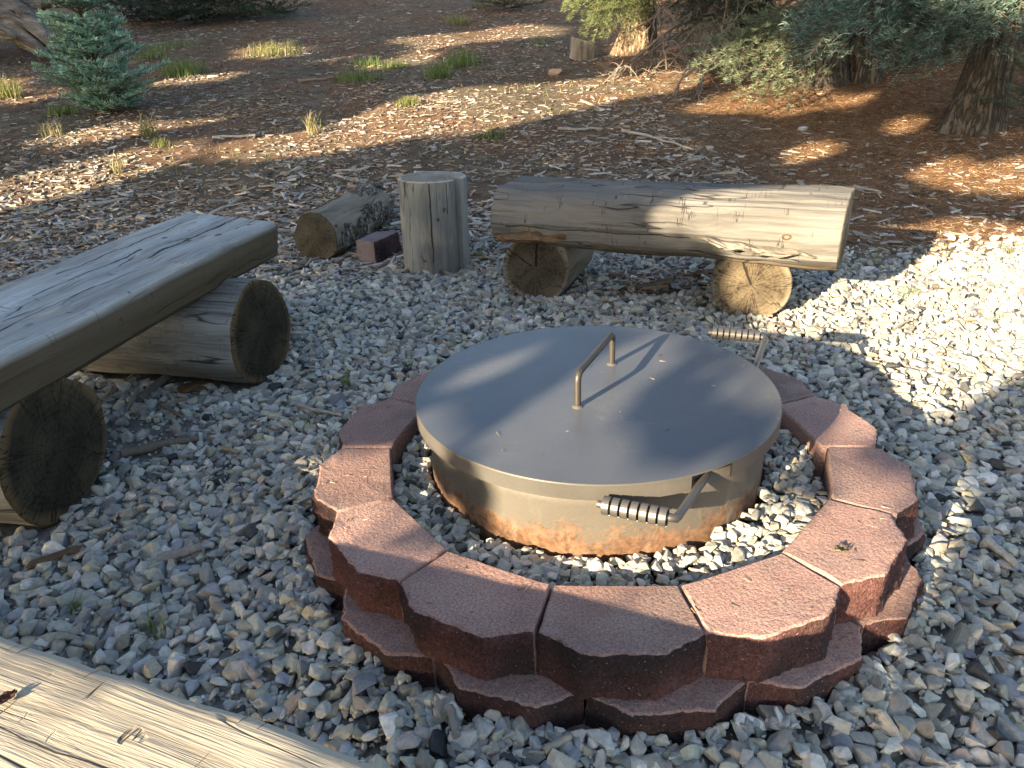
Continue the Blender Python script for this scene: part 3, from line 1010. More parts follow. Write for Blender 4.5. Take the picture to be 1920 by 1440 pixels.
# rotten underside hanging below the seat
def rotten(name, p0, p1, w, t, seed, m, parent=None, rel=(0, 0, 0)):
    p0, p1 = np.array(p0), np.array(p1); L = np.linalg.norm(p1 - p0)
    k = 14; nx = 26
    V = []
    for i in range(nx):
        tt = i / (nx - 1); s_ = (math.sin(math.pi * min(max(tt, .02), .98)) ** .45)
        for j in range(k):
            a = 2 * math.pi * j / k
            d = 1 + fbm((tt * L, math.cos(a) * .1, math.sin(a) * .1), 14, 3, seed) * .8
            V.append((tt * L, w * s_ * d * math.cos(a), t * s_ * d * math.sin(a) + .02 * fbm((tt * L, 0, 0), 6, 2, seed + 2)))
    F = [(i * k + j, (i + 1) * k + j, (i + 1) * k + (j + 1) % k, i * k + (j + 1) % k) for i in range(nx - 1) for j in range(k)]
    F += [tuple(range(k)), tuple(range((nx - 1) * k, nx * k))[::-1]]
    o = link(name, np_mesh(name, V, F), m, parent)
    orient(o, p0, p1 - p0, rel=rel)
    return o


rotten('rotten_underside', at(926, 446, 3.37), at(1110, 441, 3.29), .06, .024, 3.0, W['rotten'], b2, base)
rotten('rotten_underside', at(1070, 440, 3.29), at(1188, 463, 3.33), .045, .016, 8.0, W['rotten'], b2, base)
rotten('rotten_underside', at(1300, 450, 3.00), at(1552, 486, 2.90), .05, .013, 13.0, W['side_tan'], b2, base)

# near bench
b3 = tag(empty('log_bench', (-.6, .66, 0)), 'blond sunlit log bench nearest the viewer, cut off by the lower left corner', 'bench', 'log benches round the fire pit')
base = (-.6, .66, 0)
dvec = np.array([.921, -.389]); per = np.array([.389, .921])
endp = np.array([.057, .52])
mid = endp - per * .215
pr_ = smooth_prof([(-.215, -.008), (-.22, -.12), (-.12, -.17), (.10, -.17), (.205, -.11), (.222, -.04), (.215, -.010), (.20, -.002), (.08, .001), (-.1, .001), (-.2, -.001)], 120, 0)
o = link('seat', log_mesh(1.75, pr_, 9.4, .010, .006, 70, 0, edgew=.003), [W['seat_near'], W['end_tan']], b3)
st = mid - dvec * 1.75
orient(o, (st[0], st[1], .402), (*dvec, 0), rel=base)
for s_ in (.35, 1.38):
    c = st + dvec * s_ + per * .26
    support(b3, base, (c[0], c[1], .135), (-per[0], -per[1], 0), .52, .135, W['side_tan'], W['end_tan'], 5 + s_)

# upright stump
sp_ = on_ground(824, 512)
prs = circle_prof(.172, 110, seed=2.0, irr=.02)
_a = np.arctan2(prs[:, 1], prs[:, 0])
prs *= (1 - .60 * np.exp(-((_a - (math.pi - .85)) / .10) ** 2))[:, None]      # the open drying split
o = link('upright_log', log_mesh(.475, prs, 6.2, .005, .006, 30, .02), [W['stump_side'], W['end_pale']])
orient(o, (-.372, 3.985, .0), (0.012, .0, 1), up=(0.30, -1, 0))
tag(o, 'grey log section standing upright between the small block and the back bench', 'stump')
SUPPORTS.append((-.372, 3.85, 0, 1, .3, .15))

# lying log with flaking bark
lg = tag(empty('short_log', (-1.04, 4.2, 0)), 'short log lying on its side with flaking grey bark, behind the left bench end', 'log')
base = (-1.04, 4.2, 0)
gz = float(ground_z(-1.0, 4.4))
axl = np.array([.31, .95]); axl /= np.linalg.norm(axl)
o = link('trunk_section', log_mesh(.74, circle_prof(.135, 48, seed=4.4, irr=.035), 12.2, .012, .006, 26, .06), [W['side_tan'], W['end_small']], lg)
orient(o, (-1.05, 4.20, .137), (*axl, .03), rel=base)
SUPPORTS.append((-1.05, 4.2, axl[0], axl[1], .74, .12))
# bark plates: a ragged shell over the back half and underside
def bark_shell(L0, L1, r, a0, a1, seed, parent, origin, axis, rel):
    nx, na = 40, 40
    V, keep = [], []
    for i in range(nx):
        for j in range(na):
            x = L0 + (L1 - L0) * i / (nx - 1); a = a0 + (a1 - a0) * j / (na - 1)
            rr = r + .014 + .016 * fbm((x, math.cos(a) * r, math.sin(a) * r), 22, 3, seed) + .012 * fbm((x, math.cos(a) * r, math.sin(a) * r), 60, 2, seed)
            V.append((x, rr * math.cos(a), rr * math.sin(a)))
    edge = lambda i, j: min(i, nx - 1 - i, j, na - 1 - j) / 7
    F = []
    for i in range(nx - 1):
        for j in range(na - 1):
            p = V[i * na + j]
            if fbm(p, 11, 3, seed + 6) + .35 * min(edge(i, j), 1) > .18:
                F.append((i * na + j, i * na + j + 1, (i + 1) * na + j + 1, (i + 1) * na + j))
    o = link('bark', np_mesh('bark', V, F), M['oldbark'], parent)
    md = o.modifiers.new('thick', 'SOLIDIFY'); md.thickness = .011; md.offset = -1
    orient(o, origin, axis, rel=rel)


bark_shell(.12, .76, .128, R(-70), R(75), 2.2, lg, (-1.05, 4.20, .137), (*axl, .03), base)
bark_shell(.02, .74, .128, R(150), R(285), 7.2, lg, (-1.05, 4.20, .137), (*axl, .03), base)
bark_shell(.45, .78, .128, R(40), R(130), 17.2, lg, (-1.05, 4.20, .137), (*axl, .03), base)

# loose block by the stump
me, midb = block_mesh(.53, .66, .668, math.pi / 14, R(11.0), .118, 77.0, 1.0)
o = link('wall_block', me, [M['grey_top'], M['grey_front']])
o.location = (-.70, 4.21, .012)
o.rotation_euler = (R(2), R(-2), R(-110))
tag(o, 'loose greyish red block leaning between the short log and the upright stump', 'block')
SUPPORTS.append((-.75, 4.07, .34, .94, .28, .08))

build_gravel()

# ------------------------------------------------------------------ wood chips, needle litter
def build_chips():
    bx = np.array([(-1, -1, -1), (1, -1, -1), (1, 1, -1), (-1, 1, -1), (-1, -1, 1), (1, -1, 1), (1, 1, 1), (-1, 1, 1)], float)
    bf = np.array([(0, 3, 2), (0, 2, 1), (4, 5, 6), (4, 6, 7), (0, 1, 5), (0, 5, 4), (1, 2, 6), (1, 6, 5), (2, 3, 7), (2, 7, 6), (3, 0, 4), (3, 4, 7)])
    shapes = []
    for i in range(22):
        r = np.random.default_rng(900 + i)
        v = bx.copy()
        v[:, 1] *= np.where(v[:, 0] > 0, r.uniform(.25, 1.1), r.uniform(.5, 1.1))
        v[:, 1] += np.where(v[:, 0] > 0, r.uniform(-.7, .7), 0)
        v += r.uniform(-.22, .22, v.shape) * np.array([1, .8, .6])
        v[:, 2] += .8 * r.uniform(-.6, .6) * v[:, 0]
        shapes.append((v, bf))
    n = 150000
    y = 3.0 * (17.5 / 3.0) ** (rng.random(n) ** 1.1)
    hw = .74 * y + .9
    x = rng.uniform(-1, 1, n) * hw
    d = y - gravel_edge(x)
    under = np.zeros(n, bool)
    for (ux, uy, ur) in ((.62, 3.55, .34), (-1.25, 2.15, .25), (.95, 3.62, .35)):
        under |= np.hypot(x - ux, (y - uy) * 1.4) < ur
    big = np.sin(1.7 * x + .8 * y) * np.sin(1.1 * y - .7 * x + 2) + .5 * np.sin(3.7 * x + 2.1 * y)
    dens = np.clip(.45 + d / .5, .0, 1) * np.where(y > 5.2, np.clip(.62 + .38 * big, .16, 1), 1)
    dens = np.where(x * .55 + .15 * big > .95, dens * .14, dens)
    keep = (rng.random(n) < np.maximum(dens, under * .5)) & clear_of(x, y)
    x, y = x[keep], y[keep]; n = len(x)
    L = np.clip(rng.lognormal(math.log(.021), .5, n), .008, .08) * np.where(y > 6, .75, 1)
    Wd = np.clip(L * rng.uniform(.14, .42, n), .003, .014)
    T = np.clip(Wd * rng.uniform(.25, .6, n), .0014, .006)
    c = palette(n, [(.36, .345, .32), (.47, .455, .425), (.23, .19, .15), (.36, .295, .215), (.11, .09, .07), (.30, .285, .26), (.56, .53, .48), (.18, .125, .09)],
                [21, 15, 15, 13, 12, 14, 4, 8])
    far = np.clip((y - 5) / 4, 0, 1)[:, None]
    c = c * (1 - far * .3) + np.array([.23, .16, .11]) * far * .3
    z = ground_z(x, y) + rng.uniform(-.002, .012, n)
    scatter('wood_chip_mulch', shapes, np.stack([x, y, z], -1), np.stack([L, Wd, T], -1), rng.uniform(0, 6.28, n), rng.normal(0, .3, n), rng.normal(0, .16, n), c, M['chip'])
    # a thin sprinkle of splinters lying on the gravel
    n = 420
    x = rng.uniform(-2.4, 3.4, n); y = rng.uniform(.75, 4, n) 
    ok = (np.hypot(x - BC[0], y - BC[1]) > .77) & clear_of(x, y); x, y = x[ok], y[ok]; n = len(x)
    L = np.clip(rng.lognormal(math.log(.022), .5, n), .008, .06); Wd = L * rng.uniform(.07, .2, n); T = Wd * .6
    c = palette(n, [(.33, .30, .25), (.24, .19, .13), (.42, .39, .34), (.14, .10, .07)], [3, 3, 2, 2])
    scatter('wood_chip_mulch', shapes, np.stack([x, y, ground_z(x, y) + .024 + rng.uniform(-.004, .004, n)], -1), np.stack([L, Wd, T], -1), rng.uniform(0, 6.28, n), rng.normal(0, .2, n), rng.normal(0, .15, n), c, M['chip'])


build_chips()


def build_litter():
    """dry fir needles and bits under the trees at the right: thin three-sided slivers"""
    v = np.array([(-1, -.5, 0), (-1, .5, 0), (-1, 0, .8), (1, 0, .4)], float)
    f = np.array([(0, 1, 3), (1, 2, 3), (2, 0, 3), (0, 2, 1)])
    v2 = v.copy(); v2[3] = (1, .9, 1.5)
    n = 78000
    y = rng.uniform(3.9, 9.8, n); x = rng.uniform(.7, 7.6, n)
    big = np.sin(1.7 * x + .8 * y) * np.sin(1.1 * y - .7 * x + 2) + .5 * np.sin(3.7 * x + 2.1 * y)
    dn = np.clip((x * .55 + .12 * big - .45 - np.clip(5.2 - y, 0, 2) * .12) / .7, 0, 1)
    k = (rng.random(n) < dn) & (x < .74 * y + .8)
    x, y = x[k], y[k]; n = len(x)
    L = rng.uniform(.012, .040, n); w = rng.uniform(.0014, .0036, n)
    c = palette(n, [(.29, .17, .085), (.19, .10, .05), (.42, .29, .165), (.10, .058, .035), (.38, .32, .23)], [4, 3, 2.5, 2, 1.6])
    z = ground_z(x, y) + rng.uniform(0, .016, n)
    scatter('needle_litter', [(v, f), (v2, f)], np.stack([x, y, z], -1), np.stack([L, w, w], -1), rng.uniform(0, 6.28, n), rng.normal(0, .3, n), rng.normal(0, .35, n), c, M['litter'])


build_litter()


def build_crumbs():
    v = np.array([(-1, -.5, 0), (-1, .5, 0), (-1, 0, .8), (1, 0, .4)], float)
    f = np.array([(0, 1, 3), (1, 2, 3), (2, 0, 3), (0, 2, 1)])
    n = 130
    a = rng.uniform(0, 6.28, n); r_ = rng.uniform(.54, .69, n)
    P = np.stack([BC[0] + r_ * np.cos(a), BC[1] + r_ * np.sin(a), np.full(n, .2035)], -1)
    n2 = 26
    a = rng.uniform(0, 6.28, n2); r_ = .42 * np.sqrt(rng.random(n2))
    P = np.concatenate([P, np.stack([RC[0] + r_ * np.cos(a), RC[1] + r_ * np.sin(a), np.full(n2, .3442)], -1)])
    n += n2
    L = rng.uniform(.002, .011, n); w = rng.uniform(.0009, .003, n)
    c = palette(n, [(.30, .22, .14), (.12, .09, .06), (.45, .40, .33)], [3, 2, 2])
    scatter('needle_litter', [(v, f)], P, np.stack([L, w, w], -1), rng.uniform(0, 6.28, n), rng.normal(0, .05, n), rng.normal(0, .05, n), c, M['litter'])


build_crumbs()


# ------------------------------------------------------------------ sticks and single pieces
def twig_mesh(pts, r0, r1, branches=(), sgm=8, seed=0, m='twig', col=(.30, .25, .19), name='stick'):
    s = MB()
    def one(p, a, b):
        p = np.array(p, float)
        t = np.linspace(0, 1, len(p)); tt = np.linspace(0, 1, max(8, 3 * len(p)))
        q = np.stack([np.interp(tt, t, p[:, i]) for i in range(3)], -1)
        L = np.linalg.norm(q[-1] - q[0])
        for i in range(len(q)): q[i] += np.array([fbm(q[i], 9, 2, seed + k * 3.1) for k in range(3)]) * .022 * L
        s.tube(q, np.linspace(a, b, len(q)) * (1 + .12 * np.sin(np.arange(len(q)) * 2.1 + seed)), sgm)
    one(pts, r0, r1)
    for b in branches: one(*b)
    V = np.concatenate(s.v)
    return np_mesh(name, V, s.f, np.tile(np.array(col), (len(V), 1)), smooth=s.sm)


def ground_stick(name, pa, pb, r0, r1, label, cat, group=None, col=(.30, .25, .19), lift=.014, br=(), seed=1.0, bend=0.0):
    a, b = on_ground(*pa), on_ground(*pb)
    m_ = (a + b) / 2; d = b - a
    m_ = m_ + np.array([-d[1], d[0], 0]) * bend
    o0 = a.copy()
    f = lambda p: np.array([p[0], p[1], float(ground_z(p[0], p[1])) + lift]) - o0
    brs = [((f(a + d * t0), f(a + d * t0 + np.array([-d[1], d[0], 0]) * s_ * .5 + d * .25)), r1 * .9, r1 * .4) for t0, s_ in br]
    o = link(name, twig_mesh([f(a), f(m_), f(b)], r0, r1, brs, seed=seed, col=col, name=name), M['twig'])
    o.location = o0
    return tag(o, label, cat, group)


SG = 'loose sticks lying round the fire pit'
ground_stick('stick', (232, 862), (372, 832), .017, .010, 'brown stick on the gravel between the left bench supports and the blocks', 'stick', SG, (.20, .165, .125), .022, seed=2, bend=.03)
ground_stick('stick', (556, 770), (645, 790), .009, .006, 'slim grey stick on the gravel just left of the shaded upper block', 'stick', SG, (.34, .31, .27), .022, seed=5)
ground_stick('stick', (262, 760), (318, 715), .016, .013, 'short weathered stick on the gravel beneath the left bench seat', 'stick', SG, (.20, .18, .15), .022, seed=6)
ground_stick('stick', (198, 762), (262, 702), .006, .004, 'thin tan twig in the shade below the left bench', 'twig', SG, (.28, .22, .15), .024, seed=7)
ground_stick('stick', (300, 1065), (380, 1040), .014, .011, 'short broken grey stick on the gravel above the nearest bench', 'stick', SG, (.30, .27, .24), .024, seed=9)
ground_stick('stick', (845, 1345), (858, 1402), .008, .007, 'grey splinter standing among stones below the front low blocks', 'stick', SG, (.30, .27, .23), .026, seed=11)
ground_stick('stick', (1020, 1428), (1070, 1400), .008, .006, 'pale stick at the lower edge among the front gravel', 'stick', SG, (.36, .32, .26), .026, seed=12)
ground_stick('stick', (1845, 1030), (1900, 1075), .011, .008, 'pale flat stick in the gravel at far right', 'stick', SG, (.42, .40, .36), .024, seed=13)
ground_stick('stick', (1090, 192), (1132, 208), .012, .008, 'pale stick at the shadow edge behind the back bench', 'stick', SG, (.38, .34, .28), .02, seed=14)
ground_stick('stick', (1165, 250), (1300, 285), .013, .006, 'long pale stick lying in the mulch behind the back bench', 'stick', SG, (.40, .38, .34), .02, seed=15, br=((.5, .3),))
ground_stick('stick', (1045, 246), (1130, 246), .014, .009, 'grey stick in shaded mulch, left of the long pale stick', 'stick', SG, (.33, .31, .28), .02, seed=16)
ground_stick('stick', (400, 262), (480, 258), .013, .010, 'silvery forked stick on the mulch left of the sunlit band', 'stick', SG, (.42, .41, .38), .02, seed=17, br=((.1, -.5),))
ground_stick('stick', (560, 155), (640, 148), .016, .010, 'brown stick on the red soil beside the far grass', 'stick', SG, (.28, .21, .15), .02, seed=18)
ground_stick('stick', (150, 395), (240, 378), .017, .012, 'grey broken limb in the mulch above the left bench seat', 'stick', SG, (.33, .31, .27), .022, seed=19, br=((.4, .5),))
ground_stick('stick', (395, 410), (455, 375), .012, .008, 'pale forked stick just behind the far end of the left bench', 'stick', SG, (.40, .37, .31), .022, seed=20, br=((.45, -.5), (.6, .35)))
ground_stick('stick', (1600, 355), (1650, 365), .012, .008, 'short pale stick on the orange litter right of the back bench', 'stick', SG, (.36, .31, .25), .02, seed=21)
ground_stick('stick', (130, 120), (215, 118), .03, .02, 'weathered branch piece below the old root, left of the young fir', 'stick', SG, (.26, .23, .19), .03, seed=22)
# bark slabs under the back bench
for (pa, pb, w, t, sd_, lab) in (((1190, 548), (1262, 535), .045, .010, 4.0, 'dark flat bark slab on the ground under the back bench'),
                                 ((1300, 522), (1350, 512), .030, .012, 6.0, 'brown bark piece beside the right support of the back bench'),
                                 ((342, 748), (400, 722), .045, .012, 9.0, 'dark weathered bark slab beside the far support of the left bench')):
    a, b = on_ground(*pa), on_ground(*pb); a[2] += .016; b[2] += .02
    o = rotten('bark_slab', a, b, w, t, sd_, W['rotten'])
    tag(o, lab, 'bark', 'bark slabs under the benches')
for (p, sd_, lab, dims, colr) in (((680, 250), 1, 'flat pale stone in the sunlit band of litter', (.04, .03, .015), (.40, .38, .34)),
                       ((190, 425), 2, 'rounded tan stone in the mulch behind the left bench', (.045, .03, .022), (.42, .30, .20)),
                       ((1330, 280), 3, 'light grey stone on the litter behind the back bench', (.04, .035, .02), (.42, .40, .37)),
                       ((1505, 245), 4, 'single white stone on dark litter under the firs', (.045, .03, .03), (.55, .54, .52)),
                       ((1042, 140), 5, 'pinkish rock on bare soil left of the dead branches', (.09, .06, .05), (.45, .30, .22)),
                       ((400, 68 + 78), 6, 'flat tan rock on the red soil near the far grass', (.09, .05, .025), (.48, .38, .28))):
    V, F = hull_shape(22, 700 + sd_, (1, 1, 1), .8, .1)
    P = on_ground(*p)
    o = link('rock', np_mesh('rock', V * np.array(dims), F, np.tile(np.array(colr), (len(V), 1))), M['stone'])
    o.location = (P[0], P[1], P[2] + dims[2] * .5)
    tag(o, lab, 'rock', 'loose rocks behind the benches')


def leaf(name, P, size, yaw, label, colr):
    nx, ny = 9, 5
    V = [((i / (nx - 1) - .5) * size * 2, (j / (ny - 1) - .5) * size * 1.1 * math.sin(math.pi * (.08 + .86 * i / (nx - 1))),
          size * (.25 * (2 * j / (ny - 1) - 1) ** 2 + .25 * (i / (nx - 1) - .5) ** 2 + .12 * math.sin(i * 1.9 + j))) for i in range(nx) for j in range(ny)]
    F = [(i * ny + j, (i + 1) * ny + j, (i + 1) * ny + j + 1, i * ny + j + 1) for i in range(nx - 1) for j in range(ny - 1)]
    o = link(name, np_mesh(name, V, F, np.tile(np.array(colr), (len(V), 1)), smooth=True), M['chip'])
    md = o.modifiers.new('t', 'SOLIDIFY'); md.thickness = .0012
    o.location = P; o.rotation_euler = (.1, .15, yaw)
    return tag(o, label, 'leaf')


d_ = at(1580, 1030, 1.0); 
def on_plane(px, py, z):
    d = _fw * FPX + _r2 * (px - 960) - _u2 * (py - 720)
    return np.array(Vector((0, 0, CAM_H)) + d * ((z - CAM_H) / d.z))


leaf('dried_leaf', on_plane(1578, 1030, .205), .019, .4, 'crumpled grey brown leaf on the sunlit upper block at right', (.17, .14, .10))
leaf('dried_leaf', on_plane(10, 1310, .408), .014, 1.1, 'dark red brown leaf at the left edge of the nearest bench', (.10, .045, .03))


# ------------------------------------------------------------------ grass tufts
def tuft(P, n, h, spread, cols, label, group, lean=.6, seed=0, wide=.0016):
    r = np.random.default_rng(seed)
    V, F, C = [], [], []
    for i in range(n):
        a = r.uniform(0, 6.28); rad = spread * r.random() ** .75
        b = np.array([rad * math.cos(a), rad * math.sin(a) * .8, 0])
        hh = h * r.uniform(.45, 1.1); ld = r.uniform(0, 6.28); ln = hh * lean * r.uniform(.2, 1.6)
        d = np.array([math.cos(ld), math.sin(ld), 0]); sd_ = np.array([-d[1], d[0], 0]) * wide * r.uniform(.7, 1.3)
        base = len(V)
        for t, w in ((0, 1), (.4, .85), (.75, .5), (1, .05)):
            q = b + d * ln * t ** 2 + np.array([0, 0, hh * (t - .25 * t * t * lean)])
            V += [q - sd_ * w, q + sd_ * w]
        F += [(base, base + 1, base + 3, base + 2), (base + 2, base + 3, base + 5, base + 4), (base + 4, base + 5, base + 7, base + 6)]
        c = np.array(cols[r.integers(len(cols))]) * r.uniform(.75, 1.2)
        C += [c * .8] * 2 + [c] * 6
    V = np.array(V)
    gx, gy = V[:, 0] + P[0], V[:, 1] + P[1]
    V[:, 2] += ground_z(gx, gy) - P[2]
    o = link('grass_tuft', np_mesh('grass_tuft', V, np.array(F), np.array(C)), M['grass'])
    o.location = P
    return tag(o, label, 'grass', group)


GR = [(.14, .23, .05), (.19, .28, .07), (.25, .31, .10), (.10, .16, .04)]
YL = [(.30, .30, .11), (.22, .25, .08), (.38, .34, .16), (.15, .19, .06)]
DRY = [(.42, .36, .22), (.30, .27, .13), (.25, .26, .10)]
TG = 'grass tufts on the gravel and the forest floor'
for i, (p, n, h, sp_, cl, lab) in enumerate((
    ((1705, 560), 34, .075, .045, GR, 'bright green tuft in the sunlit gravel, larger of two right of the back bench'),
    ((1762, 558), 18, .055, .035, GR, 'smaller green tuft in the sunlit gravel, right of the larger one'),
    ((645, 728), 26, .085, .030, GR, 'dark green tuft in shaded gravel left of the lid'),
    ((568, 805), 16, .075, .030, GR, 'sparse green sprig in gravel left of the upper blocks by the slim stick'),
    ((145, 1152), 16, .055, .020, GR, 'small green sprig in gravel above the left end of the nearest bench'),
    ((295, 1195), 14, .085, .030, GR, 'thin dark sprig in gravel just above the middle of the nearest bench'),
    ((672, 150), 150, .15, .30, GR, 'broad green grass clump on red soil, left of the double clump'),
    ((740, 128), 90, .12, .22, GR, 'low green grass patch between the two bigger clumps'),
    ((822, 146), 130, .20, .17, GR, 'tall green clump on red soil, front one of the pair'),
    ((868, 122), 150, .19, .24, GR, 'tall green clump on red soil, rear one of the pair'),
    ((515, 102), 240, .19, .42, YL, 'pale yellow green grass patch in a sun fleck far back'),
    ((345, 140), 200, .20, .32, GR, 'green grass clump right of the young fir'),
    ((285, 110), 90, .22, .25, GR, 'grass behind the right side of the young fir'),
    ((766, 198), 120, .09, .12, YL, 'short yellow green tuft touching the sunlit band'),
    ((588, 252), 34, .20, .07, DRY, 'dry tall grass spikes in the middle of the sunlit band'),
    ((10, 185), 160, .28, .20, YL, 'yellow green clump cut by the left edge of view'),
    ((222, 322), 26, .17, .06, DRY, 'straw coloured spikes on the bright litter at left'),
    ((280, 255), 40, .20, .09, YL, 'dry stalks in front of the young fir'),
    ((302, 275), 60, .075, .09, YL, 'short green tuft in front of the dry stalks'),
    ((100, 255), 36, .17, .10, DRY, 'thin dry stalks in front of the left side of the young fir'),
    ((690, 122), 70, .10, .2, GR, 'faint far grass patch left of the rear clump'),
    ((860, 45), 170, .14, .24, YL, 'pale grass along the far sunlit soil'),
    ((1890, 478), 30, .08, .06, YL, 'yellow green sprig in the brightest litter at right edge'),
    ((1640, 500), 12, .13, .03, DRY, 'single dry stalks in the bench shadow at right'),
    ((920, 258), 60, .09, .16, GR, 'low dark tuft in shaded mulch behind the back bench'),
    ((760, 690), 16, .05, .04, GR, 'tiny sprig by the left back edge of the lid'),
    ((1010, 85), 40, .12, .12, GR, 'small tuft left of the cut chunk of wood'),
    ((895, 480), 30, .07, .05, GR, 'thin sprig between the upright stump and the back bench'),
    ((330, 90), 60, .16, .3, GR, 'dark grass in shade behind the young fir'),
    ((120, 215), 130, .12, .18, GR, 'low grass at the left foot of the young fir'))):
    tuft(on_ground(*p) + np.array([0, 0, .012 if p[1] > 440 else 0]), n if p[1] > 440 else int(n * 1.5), h * (1 if p[1] > 440 else 1.12), sp_, cl, lab, TG, seed=50 + i, wide=.0016 if p[1] > 440 else .0030)

# sparse grass too thin to count
def thin_grass():
    n = 5200
    y = rng.uniform(5.6, 14, n); x = rng.uniform(-.74, .2, n) * y
    big = np.sin(1.3 * x + 1) * np.sin(.9 * y + .4 * x)
    k = rng.random(n) < np.clip(big * .9 - .08, 0, 1); x, y = x[k], y[k]; n = len(x)
    v = np.array([(-.5, 0, 0), (.5, 0, 0), (0, .25, 1)], float); v2 = np.array([(-.5, 0, 0), (.5, 0, 0), (0, -.4, .9)], float)
    f = np.array([(0, 1, 2)])
    c = palette(n, YL + GR, [1] * 8)
    h = rng.uniform(.03, .10, n)
    scatter('grass', [(v, f), (v2, f)], np.stack([x, y, ground_z(x, y) - .003], -1), np.stack([np.full(n, .006), h, h], -1), rng.uniform(0, 6.28, n), rng.normal(0, .2, n), rng.normal(0, .2, n), c, M['grass'])


thin_grass()

# ------------------------------------------------------------------ fir foliage
class Foliage:
    def __init__(s, seed, needle=.042, width=.0032, step=.0042, cols=((.085, .155, .125), (.12, .20, .165), (.06, .115, .085)), tip=(.20, .29, .24)):
        s.r = np.random.default_rng(int(seed * 10)); s.nl, s.w, s.step = needle, width, step
        s.cols = np.array(cols); s.tip = np.array(tip)
        s.A, s.B, s.U, s.T0 = [], [], [], []; s.tw = []; s.K = []; s.k = 1.0; s.lev = 0

    def seg(s, a, b, up, t0):
        s.A.append(a); s.B.append(b); s.U.append(up); s.T0.append(t0); s.K.append(s.k)

    def twig(s, p, r0, r1): s.tw.append((np.array(p), r0, r1))

    def spray(s, p, d, L, up=(0, 0, 1), droop=.3, depth=2, bare=.15, side=.62, gap=.055, rad=.004):
        """flat fir spray: a stem with side twigs in its own plane"""
        r = s.r
        if s.lev == 0: s.k = r.uniform(.55, 1.45)
        elif s.lev == 1: s.k = .6 * s.k + .4 * r.uniform(.5, 1.5)
        s.lev += 1
        p = np.array(p, float); d = np.array(d, float); d /= np.linalg.norm(d); up = np.array(up, float)
        n = max(3, int(L / .05)); pts = [p]
        for i in range(n):
            d = d + np.array([0, 0, -droop * L / n * 1.2]) + r.normal(0, .035, 3); d /= np.linalg.norm(d)
            pts.append(pts[-1] + d * L / n)
        pts = np.array(pts)
        s.twig(pts, rad, rad * .35)
        tn = np.linspace(0, 1, n + 1)
        for i in range(n):
            if tn[i] >= bare * .7: s.seg(pts[i], pts[i + 1], up, tn[i])
        if depth <= 0:
            s.lev -= 1
            return
        q = bare * L; k = 0
        while q < L * .97:
            t = q / L
            i = min(int(t * n), n - 1); a = pts[i] + (pts[i + 1] - pts[i]) * (t * n - i)
            dd = pts[i + 1] - pts[i]; dd /= np.linalg.norm(dd)
            sd = np.cross(dd, up); sd /= np.linalg.norm(sd) + 1e-9
            uu = np.cross(sd, dd)
            for sg in ((1, -1) if r.random() < .7 else ((1,) if k % 2 else (-1,))):
                l2 = L * side * (1 - t) ** .8 * r.uniform(.6, 1.1) + .035
                l2 = min(l2, .55 * L)
                d2 = dd * r.uniform(.55, .8) + sd * sg * r.uniform(.65, .9) + uu * r.normal(.05, .14)
                s.spray(a, d2, l2, uu, droop * .8, depth - 1 if l2 > .12 else 0, .05, side * .9, gap, rad * .5)
            q += gap * r.uniform(.8, 1.3) * (1.0 if depth < 2 else 1.35); k += 1
        s.lev -= 1

    def build(s, name, tname, parent, mat_n=None, mat_t=None):
        r = s.r
        A, B, U, T0 = (np.array(x, float) for x in (s.A, s.B, s.U, s.T0))
        Ls = np.linalg.norm(B - A, axis=1)
        cnt = np.maximum(2, (Ls / s.step).astype(int))
        i = np.repeat(np.arange(len(A)), cnt); n = len(i)
        t = r.random(n)
        P = A[i] + (B - A)[i] * t[:, None]
        D = ((B - A) / (Ls[:, None] + 1e-9))[i]
        S = np.cross(D, U[i]); S /= np.linalg.norm(S, axis=1)[:, None] + 1e-9
        W_ = np.cross(S, D)
        ph = r.uniform(-1.75, 1.75, n)
        rad = np.cos(ph)[:, None] * W_ + np.sin(ph)[:, None] * S
        nd = D * r.uniform(.35, .75, n)[:, None] + rad * r.uniform(.7, 1, n)[:, None] + r.normal(0, .08, (n, 3))
        nd /= np.linalg.norm(nd, axis=1)[:, None]
        ln = s.nl * r.uniform(.65, 1.1, n)
        wv = np.cross(nd, r.normal(size=(n, 3))); wv /= np.linalg.norm(wv, axis=1)[:, None]
        wv *= (s.w * r.uniform(.7, 1.2, n) * .5)[:, None]
        m_ = P + nd * (ln * .55)[:, None]
        V = np.stack([P - wv * .6, P + wv * .6, m_ + wv, P + nd * ln[:, None] + np.array([0, 0, -.003]), m_ - wv], 1).reshape(-1, 3)
        k = (np.arange(n) * 5)[:, None]
        F = np.concatenate([k, k + 1, k + 2, k + 3, k + 4], 1)
        c = s.cols[r.integers(0, len(s.cols), n)] * r.uniform(.75, 1.2, (n, 1))
        tipw = np.clip((T0[i] - .45) / .55, 0, 1)[:, None] * r.random((n, 1))
        c = (c * (1 - tipw) + s.tip * tipw) * np.array(s.K)[i][:, None]
        fo = link(name, np_mesh(name, V, F, np.repeat(c, 5, 0)), mat_n or M['needle'], parent)
        mb = MB()
        for p, a, b in s.tw:
            if a > .0011: mb.tube(p, np.linspace(a, b, len(p)), 4 if a < .006 else 7, cap=False)
        V = np.concatenate(mb.v)
        link(tname, np_mesh(tname, V, mb.f, np.tile(np.array((.13, .10, .075)), (len(V), 1)), smooth=True), mat_t or M['twig'], parent)
        return fo


